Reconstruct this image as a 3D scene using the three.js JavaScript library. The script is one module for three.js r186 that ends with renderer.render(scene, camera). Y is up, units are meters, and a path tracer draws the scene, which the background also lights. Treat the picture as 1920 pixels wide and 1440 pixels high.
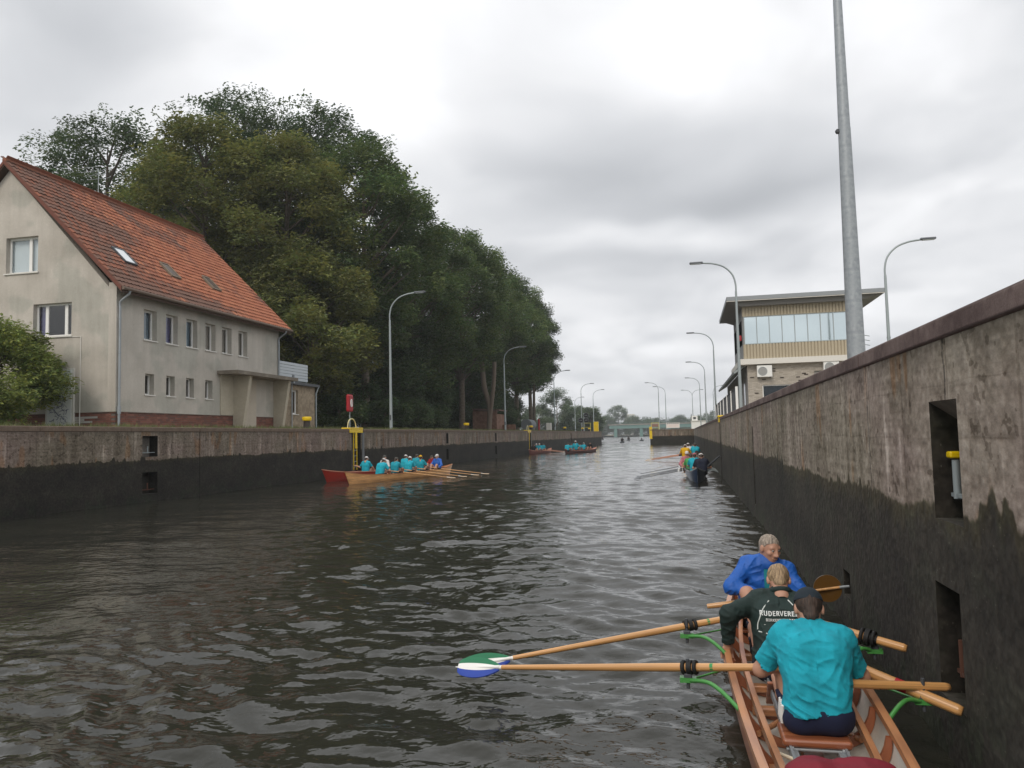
import * as THREE from 'three';
import { mergeGeometries } from 'three/addons/utils/BufferGeometryUtils.js';
import { RoundedBoxGeometry } from 'three/addons/geometries/RoundedBoxGeometry.js';
import { FontLoader } from 'three/addons/loaders/FontLoader.js';
import { TextGeometry } from 'three/addons/geometries/TextGeometry.js';

// ---------------------------------------------------------------- camera, sky, light
const scene = new THREE.Scene();
const V = (x, y, z) => new THREE.Vector3(x, y, z);
const camera = new THREE.PerspectiveCamera(53.1, 4 / 3, 0.1, 6000);
camera.position.set(0, 1.9, 0);
camera.up.set(0.0373, 0.9974, 0.0615);
camera.lookAt(V(0, 1.9, 0).add(V(-0.21762, 0.06816, -0.97365)));
const renderer = new THREE.WebGLRenderer({ antialias: true });
renderer.toneMapping = THREE.LinearToneMapping;
renderer.toneMappingExposure = 1.08;
renderer.shadowMap.enabled = true;

let seed = 7;
const srnd = s => { let a = s >>> 0; return () => { a = a + 0x6D2B79F5 | 0; let t = Math.imul(a ^ a >>> 15, 1 | a); t = t + Math.imul(t ^ t >>> 7, 61 | t) ^ t; return ((t ^ t >>> 14) >>> 0) / 4294967296; }; };
let rnd = srnd(seed);
const rr = (a, b) => a + (b - a) * rnd();
const mix = (a, b, t) => a + (b - a) * t;
const clamp = (x, a = 0, b = 1) => Math.min(b, Math.max(a, x));
const sstep = (a, b, x) => { const t = clamp((x - a) / (b - a)); return t * t * (3 - 2 * t); };
const hash2 = (x, y, s) => { let h = Math.imul(x, 374761393) + Math.imul(y, 668265263) + Math.imul(s, 2147483647 ^ 97531) | 0; h = Math.imul(h ^ h >>> 13, 1274126177); h = Math.imul(h ^ h >>> 16, 2246822519); return ((h ^ h >>> 15) >>> 0) / 4294967296; };
// value noise with period px, py (0: none)
function vn(x, y, s = 0, px = 0, py = 0) {
  const xi = Math.floor(x), yi = Math.floor(y), fx = x - xi, fy = y - yi, u = fx * fx * (3 - 2 * fx), v = fy * fy * (3 - 2 * fy);
  const wx = i => px ? ((i % px) + px) % px : i, wy = i => py ? ((i % py) + py) % py : i;
  const x0 = wx(xi), x1 = wx(xi + 1), y0 = wy(yi), y1 = wy(yi + 1);
  return mix(mix(hash2(x0, y0, s), hash2(x1, y0, s), u), mix(hash2(x0, y1, s), hash2(x1, y1, s), u), v);
}
function fbm(x, y, s = 0, oct = 4, px = 0, py = 0) {
  let a = 0, w = 0.5, t = 0;
  for (let o = 0; o < oct; o++) { a += w * vn(x, y, s + o * 17, px, py); t += w; x *= 2; y *= 2; px *= 2; py *= 2; w *= 0.5; }
  return a / t;
}
function noise3(x, y, z, s = 0) {
  const zi = Math.floor(z), f = z - zi, u = f * f * (3 - 2 * f);
  return mix(vn(x, y, s + zi * 31), vn(x, y, s + zi * 31 + 31), u);
}

// overcast sky: grey and white cloud layers over the whole dome
{
  const W = 1600, H = 800, d = new Float32Array(W * H * 4);
  const blobs = [[-0.6, 20.5, 13, 4.6, -0.23], [-9, 24, 7, 5, -0.1], [8, 17, 9, 2.4, -0.15], [-2, 15, 9, 1.6, 0.1], [-44, 26, 9, 8, -0.2], [-24, 28, 9, 7, 0.12], [-7, 13, 12, 1.6, -0.1], [3, 27, 9, 3, 0.1], [17, 22, 6, 4, 0.06], [-30, 18, 8, 5, 0.06], [10, 12, 8, 1.4, -0.07], [-1, 8.5, 6, 1.2, 0.05]];
  for (let j = 0; j < H; j++) for (let i = 0; i < W; i++) {
    const az = ((i + 0.5) / W - 0.5) * 2 * Math.PI, el = ((j + 0.5) / H - 0.5) * Math.PI;
    const x = Math.cos(el) * Math.cos(az), y = Math.sin(el), z = Math.cos(el) * Math.sin(az);
    let L, e = Math.max(el, 0.002);
    const k = 1 / (Math.sin(e) + 0.16);
    const wx = fbm(x * k * 1.1 + 3, z * k * 1.1, 5, 4) - 0.5, wz = fbm(x * k * 1.1, z * k * 1.1 + 9, 6, 4) - 0.5;
    const n = fbm(x * k * 1.3 + 11 + wx * 1.2, z * k * 1.3 + 4 + wz * 1.2, 1, 6) - 0.5;
    const n2 = fbm(x * k * 4.5 + 11 + wx * 3, z * k * 4.5 + 4 + wz * 3, 2, 5) - 0.5;
    L = 0.745 + 0.13 * Math.sin(e) / 0.5 * (e < 0.52 ? 1 : 0.52 / e) + 0.5 * Math.max(0, Math.sin(e) - 0.5) + 0.34 * n + 0.27 * n2;
    const a = Math.atan2(x, -z) * 180 / Math.PI, ed = el * 180 / Math.PI;
    for (const [ba, be, sa, se, v] of blobs) {
      const q = ((a - ba + wx * 14) / sa) ** 2 + ((ed - be + wz * 10) / se) ** 2;
      L += v * Math.exp(-q * q * 0.5 - q * 0.35) * (1 + 0.9 * n2);
    }
    L = clamp(L, 0.42, 1.5);
    if (el < 0) L = 0.55;
    const cool = clamp((0.85 - L) * 0.12, 0, 0.06), o = (j * W + i) * 4;
    d[o] = L * (0.985 - cool); d[o + 1] = L * (0.995 - cool * 0.4); d[o + 2] = L * (1.02 + cool * 0.4); d[o + 3] = 1;
  }
  const t = new THREE.DataTexture(d, W, H, THREE.RGBAFormat, THREE.FloatType);
  t.mapping = THREE.EquirectangularReflectionMapping; t.magFilter = t.minFilter = THREE.LinearFilter; t.needsUpdate = true;
  scene.background = t; scene.environment = t;
}
const sun = new THREE.DirectionalLight(0xfff4e6, 1.3);
sun.position.set(-30, 75, 38); sun.target.position.set(-8, 0, -50);
sun.castShadow = true; sun.shadow.radius = 45; sun.shadow.mapSize.set(2048, 2048);
Object.assign(sun.shadow.camera, { left: -120, right: 120, top: 120, bottom: -120, near: 1, far: 400 });
scene.add(sun, sun.target);
scene.fog = new THREE.FogExp2(0xdfe5e8, 0.0004);

// ---------------------------------------------------------------- helpers
const used = {};
const numbered = n => { const k = used[n] = (used[n] ?? -1) + 1; return k ? `${n}_${String(k).padStart(3, '0')}` : n; };
function mesh(name, geo, mat, parent) { const m = new THREE.Mesh(geo, mat); m.name = parent ? name : numbered(name); m.castShadow = m.receiveShadow = true; (parent || scene).add(m); return m; }
function thing(name, label, category, pos = [0, 0, 0], turn = 0, group) { const o = new THREE.Group(); o.name = numbered(name); o.position.set(...pos); o.rotation.y = turn; o.userData = { label, category }; if (group) o.userData.group = group; scene.add(o); return o; }
function tag(o, label, category, group) { o.userData.label = label; o.userData.category = category; if (group) o.userData.group = group; return o; }
function struct(name, geo, mat, label) { const m = mesh(name, geo, mat); m.userData.kind = 'structure'; if (label) m.userData.label = label; return m; }
function copy(o, pos, turn, label) { const c = o.clone(); c.name = numbered(o.name.replace(/_\d+$/, '')); c.userData = { ...o.userData, label }; c.position.set(...pos); c.rotation.y = turn; scene.add(c); return c; }
const stuff = m => { m.userData.kind = 'stuff'; return m; };
const box = (w, h, d, x = 0, y = 0, z = 0, ry = 0) => { const g = new THREE.BoxGeometry(w, h, d); if (ry) g.rotateY(ry); return g.translate(x, y, z); };
const rbox = (w, h, d, r, x = 0, y = 0, z = 0) => new RoundedBoxGeometry(w, h, d, 2, r).translate(x, y, z);
const b2 = (x0, x1, y0, y1, z0, z1) => box(x1 - x0, y1 - y0, Math.abs(z1 - z0), (x0 + x1) / 2, (y0 + y1) / 2, (z0 + z1) / 2);
const Y = V(0, 1, 0);
function bar(a, b, r0, r1 = r0, n = 8) { a = V(...a); b = V(...b); const d = b.clone().sub(a), g = new THREE.CylinderGeometry(r1, r0, d.length(), n); g.applyQuaternion(new THREE.Quaternion().setFromUnitVectors(Y, d.clone().normalize())); return g.translate(...a.clone().lerp(b, 0.5).toArray()); }
const tube = (pts, r, n = 6, seg = 24) => new THREE.TubeGeometry(new THREE.CatmullRomCurve3(pts.map(p => V(...p))), seg, r, n);
const merge = gs => mergeGeometries(gs.map(g => { const q = g.index ? g.toNonIndexed() : g; for (const k of Object.keys(q.attributes)) if (!['position', 'normal', 'uv', 'color'].includes(k)) q.deleteAttribute(k); return q; }));
// uv in metres from the dominant normal direction
function muv(g, s = 1) {
  if (g.index) g = g.toNonIndexed();
  const p = g.attributes.position, n = g.attributes.normal, uv = new Float32Array(p.count * 2);
  for (let i = 0; i < p.count; i++) { const a = Math.abs(n.getX(i)), b = Math.abs(n.getY(i)), c = Math.abs(n.getZ(i)), x = p.getX(i), y = p.getY(i), z = p.getZ(i); uv[2 * i] = (a > b && a > c ? z : x) * s; uv[2 * i + 1] = (b >= a && b >= c ? z : y) * s; }
  g.setAttribute('uv', new THREE.BufferAttribute(uv, 2)); return g;
}
function tinted(g, r, gr, b) { const n = g.attributes.position.count, c = new Float32Array(n * 3); for (let i = 0; i < n; i++) c.set([r, gr, b], 3 * i); g.setAttribute('color', new THREE.BufferAttribute(c, 3)); return g; }
function tex(w, h, fn, srgb = true) {
  const d = new Uint8Array(w * h * 4);
  for (let j = 0; j < h; j++) for (let i = 0; i < w; i++) { const c = fn(i / w, j / h, i, j), o = (j * w + i) * 4; d[o] = clamp(c[0], 0, 255); d[o + 1] = clamp(c[1], 0, 255); d[o + 2] = clamp(c[2], 0, 255); d[o + 3] = 255; }
  const t = new THREE.DataTexture(d, w, h); t.wrapS = t.wrapT = THREE.RepeatWrapping; t.magFilter = THREE.LinearFilter; t.minFilter = THREE.LinearMipmapLinearFilter; t.generateMipmaps = true; if (srgb) t.colorSpace = THREE.SRGBColorSpace; t.needsUpdate = true; return t;
}
const rep = (t, a, b, o = 0, p = 0) => { const c = t.clone(); c.repeat.set(a, b); c.offset.set(o, p); c.needsUpdate = true; return c; };
const std = (c, roughness = 0.8, o = {}) => new THREE.MeshStandardMaterial({ color: c, roughness, ...o });
const grainT = tex(256, 256, (u, v) => { const n = fbm(u * 8, v * 8, 40, 5, 8, 8); const f = 150 + 130 * (n - 0.5) + 40 * (hash2(u * 256, v * 256, 3) - 0.5); return [f, f, f]; }, false);
const M = {};
// mottled paint or plaster: colour triple (sRGB), patchiness in metres
function mottled(c, amp = 18, size = 256, s = 1, cells = 6) { return tex(size, size, (u, v) => { const n = fbm(u * cells, v * cells, s, 5, cells, cells) - 0.5, m = fbm(u * cells * 6, v * cells * 6, s + 50, 3, cells * 6, cells * 6) - 0.5, h = hash2(u * size | 0, v * size | 0, s) - 0.5, f = amp * (1.6 * n + 1 * m + 0.5 * h); return [c[0] + f, c[1] + f, c[2] + f * 0.95]; }); }
const woodTex = (c, s) => tex(256, 256, (u, v) => { const g = fbm(u * 3 + 0.6 * fbm(u * 4, v * 4, s, 3, 4, 4), v * 40, s + 3, 4, 3, 40) - 0.5, b = fbm(u * 2, v * 6, s + 9, 3, 2, 6) - 0.5; const f = 60 * g + 40 * b; return [c[0] + f, c[1] + f * 0.8, c[2] + f * 0.55]; });
M.galv = std(0xffffff, 0.55, { metalness: 0.35, map: rep(mottled([150, 156, 160], 20, 256, 4, 10), 1, 1) });
M.lampGrey = std(0x9aa3a4, 0.5, { metalness: 0.3 });
M.darkGrey = std(0x45484c, 0.6); M.black = std(0x141414, 0.7); M.white = std(0xe4e4e0, 0.6); M.offWhite = std(0xcfcdc6, 0.7);
M.yellow = std(0xe8c410, 0.5, { roughnessMap: grainT }); M.red = std(0xa01822, 0.5); M.rust = std(0x5a3a2c, 0.9);
M.glassDark = new THREE.MeshPhysicalMaterial({ color: 0xffffff, roughness: 0.03, transmission: 1, thickness: 0, ior: 1.5 });
M.concrete = std(0xffffff, 0.92, { map: rep(mottled([150, 144, 134], 26, 512, 21), 0.3, 0.3) });

// ---------------------------------------------------------------- lock walls
// stained concrete above, a dark wet growth below a ragged tide line
const TL = 20, TH = 2.56;
function wallTexture(s, warm) {
  const bump = new Uint8Array(2048 * 512 * 4);
  const t = tex(2048, 512, (u, v, i, j) => {
    const x = u * TL, y = v * TH;
    const streak = fbm(u * 160, v * 3, s, 3, 160, 3) - 0.5, streak2 = fbm(u * 40, v * 1.5, s + 8, 3, 40, 2) - 0.5;
    const patch = fbm(u * 14, v * 3, s + 20, 4, 14, 3) - 0.5, fine = fbm(u * 400, v * 60, s + 30, 3, 400, 60) - 0.5, board = Math.abs(((x * 1.0 / 0.94) % 1) - 0.5) > 0.487 ? 1 : 0;
    const hor = fbm(u * 30, v * 50, s + 33, 3, 30, 50) - 0.5;
    const spk = hash2(i, j, s);
    let edge = 1.4 + 0.17 * (fbm(u * 24, 0.5, s + 44, 5, 24, 0) - 0.5) + 0.5 * Math.max(0, fbm(u * 130, 0.5, s + 45, 2, 130, 0) - 0.6) + 0.05 * (fbm(u * 500, v * 40, s + 46, 2, 500, 40) - 0.5);
    const k = sstep(edge - 0.018, edge + 0.022, y);               // 1 above the tide line
    const pour = Math.abs(y - 1.83 - 0.02 * (vn(u * 60, 1, s) - 0.5)) < 0.006 || Math.abs(y - 2.14 - 0.015 * (vn(u * 50, 2, s) - 0.5)) < 0.004 ? -20 * vn(u * 80, 4, s + 2) : 0, f = -9 + 44 * streak + 46 * streak2 + 36 * patch + 58 * fine + 26 * hor + 16 * (spk - 0.5) + pour;
    const pur = clamp(patch * 2.2 + 0.3), lime = streak > 0.19 && patch > -0.1 ? 26 * (streak - 0.19) * 8 : 0;
    const rust = sstep(0.66, 0.74, fbm(u * 60, v * 2.2, s + 120, 3, 60, 3)) * 0.8, chip = fbm(u * 220, v * 30, s + 130, 3, 220, 30) > 0.73 ? -34 : 0; let c = [147 + f + lime + chip + 6 * rust, 138 + f - 6 * pur + lime + chip - 12 * rust, 123 + f + lime + chip - 26 * rust];
    if (board) { c = c.map(q => q - 9 - 16 * vn(u * 90, v * 6, s + 5)); }
    if (hash2(Math.floor(x / 1.9), 3, s) > 0.4 && Math.abs((x / 1.9) % 1 - 0.5 + 0.012 * (vn(v * 30, 3, s) - 0.5)) < 0.0045) c = c.map(q => q * 0.55);
    const top = sstep(2.2, 2.33, y + 0.25 * (fbm(u * 120, v * 2, s + 70, 3, 120, 2) - 0.5)); c = c.map(q => q * (1 - 0.12 * top));
    const g = 40 * (fbm(u * 500, v * 64, s + 60, 3, 500, 64) - 0.5), g2 = 22 * (fbm(u * 60, v * 10, s + 61, 4, 60, 10) - 0.5);
    const lowEdge = sstep(edge - 0.2, edge, y + 0.12 * (fbm(u * 200, v * 20, s + 80, 2, 200, 20) - 0.5));
    const g3 = 30 * (fbm(u * 16, v * 5, s + 66, 4, 16, 5) - 0.45); let d = [42 + g + g2 + g3 + 14 * lowEdge, 38 + g + g2 + g3 + 12 * lowEdge, 31 + g + g2 * 0.9 + g3 * 0.9 + 2 * lowEdge];
    const green = sstep(0.5, 0.62, fbm(u * 90, v * 12, s + 63, 4, 90, 12)) * (0.3 + 0.7 * sstep(0.5, 0.1, y)); d[1] += 7 * green; d[0] -= 1 * green;
    if (spk > 0.9984) d = d.map(q => q + 60); else if (spk > 0.993) d = d.map(q => q + 22);
    const ch = fbm(u * 70, v * 9, s + 90, 4, 70, 9); if (ch > 0.68) d = d.map(q => q + 90 * (ch - 0.68));
    const o = (j * 2048 + i) * 4, bb = 128 + (1 - k) * (90 * (g / 40) + g2) + k * (70 * fine + 40 * streak + 50 * hor) - (board ? 20 : 0);
    bump[o] = bump[o + 1] = bump[o + 2] = clamp(bb, 0, 255); bump[o + 3] = 255;
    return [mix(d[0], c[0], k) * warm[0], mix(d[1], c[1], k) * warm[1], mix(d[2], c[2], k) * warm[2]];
  });
  const b = new THREE.DataTexture(bump, 2048, 512); b.wrapS = b.wrapT = THREE.RepeatWrapping; b.magFilter = THREE.LinearFilter;
  for (const q of [t, b]) { q.wrapT = THREE.ClampToEdgeWrapping; q.repeat.set(1 / TL, 1 / TH); q.needsUpdate = true; }
  return new THREE.MeshStandardMaterial({ map: t, bumpMap: b, bumpScale: 0.02, roughness: 0.93 });
}
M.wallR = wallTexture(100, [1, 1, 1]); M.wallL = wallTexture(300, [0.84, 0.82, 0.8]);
M.copeR = std(0xffffff, 0.95, { map: rep(mottled([98, 82, 78], 30, 512, 61, 8), 0.35, 0.35), bumpMap: rep(grainT, 1, 1), bumpScale: 0.008 });
M.copeL = std(0xffffff, 0.9, { map: rep(mottled([110, 94, 80], 22, 256, 62, 8), 0.5, 0.5) });
M.joint = std(0x15130f, 1); M.nicheWet = std(0xffffff, 0.95, { map: rep(mottled([44, 40, 34], 16, 256, 64, 6), 0.8, 0.8) }); M.nicheIn = std(0xffffff, 0.95, { map: rep(mottled([116, 110, 102], 26, 256, 63, 6), 0.8, 0.8) });
const QL = 2.5, QR = 2.52;                                          // quay levels
function lockWall(name, label, sgn, parentPos, turn, ends, joints, niches, mat, cope, top, copeH) {
  const w = thing(name, label, 'lock wall', parentPos, turn);
  const put = g => { g.applyMatrix4(new THREE.Matrix4().makeBasis(V(0, 0, -sgn), Y, V(sgn, 0, 0))); return g; };   // shape (s, y), depth behind the face
  const js = [ends[0], ...joints, ends[1]];
  for (let i = 0; i + 1 < js.length; i++) {
    const a = js[i] + (i ? 0.014 : 0), b = js[i + 1] - 0.014, S = s => sgn * s;
    const sh = new THREE.Shape([[a, -1.5], [b, -1.5], [b, top - copeH], [a, top - copeH]].map(([s, y]) => new THREE.Vector2(S(s), y)));
    for (const n of niches) if (n.s0 > a && n.s1 < b) sh.holes.push(new THREE.Path([[n.s0, n.y0], [n.s1, n.y0], [n.s1, n.y1], [n.s0, n.y1]].map(([s, y]) => new THREE.Vector2(S(s), y))));
    const pg = put(new THREE.ExtrudeGeometry(sh, { depth: 0.36, bevelEnabled: false }));
    mesh('wall_panel', pg, mat, w);
    for (let s = a; s < b - 0.2; s += 3.6) { const e = Math.min(b, s + 3.6) - 0.006; const cg = put(rbox(e - s, copeH, 0.5, 0.022, sgn * (s + e) / 2, top - copeH / 2, 0.232)); mesh('coping_stone', muv(cg), cope, w); }
  }
  const bk = put(box(ends[1] - ends[0] - 0.1, top - copeH + 1.4, 0.3, sgn * (ends[0] + ends[1]) / 2, (top - copeH - 1.5) / 2 + 0.01, 0.52)); mesh('wall_core', bk, M.joint, w);
  for (const n of niches) {
    const sm = (n.s0 + n.s1) / 2, wd = n.s1 - n.s0, h = n.y1 - n.y0;
    mesh('niche_lining', muv(put(box(wd + 0.04, h + 0.04, 0.03, sgn * sm, (n.y0 + n.y1) / 2, 0.345))), n.y1 < 1.3 ? M.nicheWet : M.nicheIn, w);
    if (n.hood) { const hs = new THREE.Shape([[0, 0], [0.34, -0.24], [0.34, 0]].map(q => new THREE.Vector2(...q))); const hg = new THREE.ExtrudeGeometry(hs, { depth: wd, bevelEnabled: false }); hg.rotateY(-Math.PI / 2); hg.translate(wd / 2, n.y1 - 0.002, 0.002); hg.translate(sgn * sm, 0, 0); mesh('niche_hood', muv(put(hg)), M.nicheIn, w); }
    if (n.pin) { const px = sgn * (sm + (n.off || 0)); mesh('mooring_pin', put(merge([bar([px, n.y0 + 0.12, 0.1], [px, n.y0 + h * 0.5, 0.1], 0.022, 0.022, 10), box(wd * 0.9, 0.022, 0.03, sgn * sm, n.y0 + 0.14, 0.1)])), n.y1 < 1.3 ? M.rust : M.lampGrey, w); if (n.pin > 1) mesh('pin_cap', put(rbox(0.075, 0.04, 0.08, 0.012, px, n.y0 + h * 0.5 + 0.03, 0.1)), M.yellow, w); }
    else if (n.slot) { const ss = [n.y0 + 0.1]; for (let y = n.y0 + 0.3; y < n.y1; y += 0.3) ss.push(y); mesh('ladder_rungs', put(merge(ss.map(y => bar([sgn * n.s0, y, 0.16], [sgn * n.s1, y, 0.16], 0.016)))), M.rust, w); }
  }
  return w;
}
const rightWall = lockWall('lock_wall', 'tall stained concrete lock wall with purplish brown coping close on the right', 1, [1.435, 0, 0], 0, [-6, 134], [3.2, 17.4, 33.1, 47.6, 62.1, 76.6, 91.1, 105.6, 120],
  [{ s0: 4.58, s1: 5.06, y0: 1.36, y1: 2.05, hood: 1, pin: 2, off: 0.15 }, { s0: 4.72, s1: 5.14, y0: 0.32, y1: 0.98, hood: 0, pin: 1, off: 0.12 }, { s0: 7.72, s1: 8.02, y0: 0.32, y1: 0.56 }, { s0: 17.55, s1: 17.75, y0: 0.3, y1: 2.0 }, { s0: 33.4, s1: 33.95, y0: -0.6, y1: 2.25, slot: 1 }, { s0: 62.5, s1: 62.9, y0: 0.3, y1: 2.1 }], M.wallR, M.copeR, QR, 0.125);
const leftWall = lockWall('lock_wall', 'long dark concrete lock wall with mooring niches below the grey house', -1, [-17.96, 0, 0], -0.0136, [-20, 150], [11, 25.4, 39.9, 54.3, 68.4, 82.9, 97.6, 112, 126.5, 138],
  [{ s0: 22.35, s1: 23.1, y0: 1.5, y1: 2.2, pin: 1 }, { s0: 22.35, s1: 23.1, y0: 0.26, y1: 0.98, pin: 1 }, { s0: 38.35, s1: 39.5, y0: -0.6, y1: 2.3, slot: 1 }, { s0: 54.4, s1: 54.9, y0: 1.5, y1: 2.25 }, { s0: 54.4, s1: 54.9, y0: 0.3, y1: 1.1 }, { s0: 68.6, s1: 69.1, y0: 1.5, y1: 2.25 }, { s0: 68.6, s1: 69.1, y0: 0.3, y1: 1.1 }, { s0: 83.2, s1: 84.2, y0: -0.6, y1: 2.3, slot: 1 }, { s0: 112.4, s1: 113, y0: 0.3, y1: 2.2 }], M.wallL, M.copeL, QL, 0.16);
// cross wall that narrows the chamber to the gate
{
  const w = thing('cross_wall', 'dark cross wall beside the open gate at the far end of the lock', 'lock wall', [0, 0, -134]);
  const sh = new THREE.Shape([[-5.9, -1.5], [1.43, -1.5], [1.43, QR - 0.14], [-5.9, QR - 0.14]].map(q => new THREE.Vector2(...q)));
  mesh('wall_panel', new THREE.ExtrudeGeometry(sh, { depth: 0.5, bevelEnabled: false }).translate(0, 0, -0.5), std(0xffffff, 0.9, { map: M.wallL.map }), w);
  mesh('coping_stone', muv(box(7.33, 0.138, 0.6, -2.235, QR - 0.069, -0.27)), M.copeL, w);
  mesh('side_face', muv(b2(-5.9, -5.4, -1.5, QR - 0.002, -0.55, -36)), M.concrete, w);
  mesh('gate_fender', b2(-6.0, -5.55, 0.95, QR + 0.5, 0.02, -0.3), M.yellow, w);
}

// ---------------------------------------------------------------- ground and water
{
  const gt = mottled([104, 100, 76], 34, 512, 71, 8);
  const mat = std(0xffffff, 0.97, { map: rep(gt, 0.12, 0.12), bumpMap: rep(grainT, 0.7, 0.7), bumpScale: 0.02 });
  const poly = (pts, y, holes) => { const s = new THREE.Shape(pts.map(([x, z]) => new THREE.Vector2(x, -z))); const g = new THREE.ShapeGeometry(s); g.rotateX(-Math.PI / 2); return g.translate(0, y, 0); };
  struct('left_bank_ground', poly([[-18.68, 20], [-900, 20], [-900, -300], [-60, -300], [-32, -175], [-16.66, -152]], QL - 0.03), mat, 'grassy left bank behind the lock wall');
  struct('right_bank_ground', poly([[2.1, 6], [900, 6], [900, -420], [60, -420], [10, -200], [-5.42, -169.5], [-5.42, -134.6], [2.1, -134.6]], QR - 0.03), mat, 'gravel and grass right bank behind the lock wall');
  struct('far_bank', poly([[-900, -520], [900, -520], [1600, -3000], [-1600, -3000]], 0.9), mat, 'far river bank under distant trees');
  const path = std(0xffffff, 0.95, { map: rep(mottled([140, 132, 118], 24, 256, 72, 8), 0.35, 0.35) });
  struct('quay_path', poly([[-18.7, 18], [-21.6, 18], [-21.6, -150], [-16.9, -150]], QL - 0.024), path, 'pale paved path along the left quay');
  struct('quay_apron', poly([[2.1, 6], [12, 6], [12, -134], [2.1, -134]], QR - 0.024), path, 'pale paved apron on the right quay');
  // chamber water: real waves, finer near the camera
  const comps = []; rnd = srnd(99);
  for (let i = 0; i < 46; i++) { const l = 0.16 * Math.pow(1.085, i), a = rr(-0.75, 0.75) + (rnd() < 0.75 ? 1.75 : 0.4); comps.push([Math.cos(a) * 6.283 / l, Math.sin(a) * 6.283 / l, rr(0, 6.28), 0.0026 * Math.pow(l / 0.6, 0.9) * (l < 0.36 ? 1.35 : l < 0.9 ? 1.05 : l < 1.8 ? 0.55 : 0.36), l]); }
  const gust = (x, z) => 0.3 + 1.25 * sstep(0.3, 0.66, fbm(x * 0.16 + 4 - z * 0.05, z * 0.1 + 9, 77, 3));
  const wave = (x, z, sp) => { let h = 0; const gg = gust(x, z), wxx = x + 0.35 * vn(x * 1.1, z * 1.1, 12), wz = z + 0.4 * vn(x * 0.9 + 40, z * 0.9, 13); for (const [kx, kz, p, am, l] of comps) { const k = sstep(sp * 2.2, sp * 4.5, l); if (k > 0) h += k * am * Math.sin(kx * wxx + kz * wz + p) * (l < 1 ? gg : 0.8 + 0.2 * gg); } return h; };
  const zs = []; for (let z = 1.5; z < 150;) { zs.push(z); z += Math.max(0.034, 0.0052 * z); } zs.push(150);
  const x0 = -18.1, x1 = 1.6, nx = 400, pos = [], uv = [], idx = [];
  zs.forEach((z, j) => { const sp = Math.max(0.05, 0.0052 * z); for (let i = 0; i <= nx; i++) { const x = mix(x0, x1, i / nx); pos.push(x, wave(x, -z, sp), -z); uv.push(x / 2.6 + 0.21 * z, z / 2.6 - 0.13 * x); if (i && j) { const a = j * (nx + 1) + i, b = a - nx - 1; idx.push(a - 1, a, b, a - 1, b, b - 1); } } });
  const g = new THREE.BufferGeometry(); g.setAttribute('position', new THREE.Float32BufferAttribute(pos, 3)); g.setAttribute('uv', new THREE.Float32BufferAttribute(uv, 2)); g.setIndex(idx); g.computeVertexNormals();
  const rip = tex(512, 512, (u, v) => { const q = 0.5 * fbm(u * 18, v * 22, 55, 4, 18, 22) + 0.5 * (1 - Math.abs(2 * fbm(u * 9, v * 13, 56, 4, 9, 13) - 1)); const c = 255 * q; return [c, c, c]; }, false);
  const wm = new THREE.MeshPhysicalMaterial({ color: new THREE.Color().setRGB(0.025, 0.025, 0.019), roughness: 0.05, ior: 1.33, bumpMap: rip, bumpScale: 0.013 });
  struct('lock_water', g, wm, 'dark rippled water of the lock chamber');
  const og = new THREE.PlaneGeometry(2400, 1200, 1, 1); og.rotateX(-Math.PI / 2); og.translate(0, 0, -749.9);
  for (let i = 0; i < 4; i++) og.attributes.uv.setXY(i, og.attributes.uv.getX(i) * 900, og.attributes.uv.getY(i) * 450);
  struct('river_water', og, new THREE.MeshPhysicalMaterial({ color: wm.color, roughness: 0.22, ior: 1.33, bumpMap: rip, bumpScale: 0.02 }), 'grey river beyond the lock gate');
  const bg = new THREE.PlaneGeometry(30, 22); bg.rotateX(-Math.PI / 2); bg.translate(-8, -0.02, 9.6); struct('lock_water', bg, wm, 'lock water behind the viewpoint');
}

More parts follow.
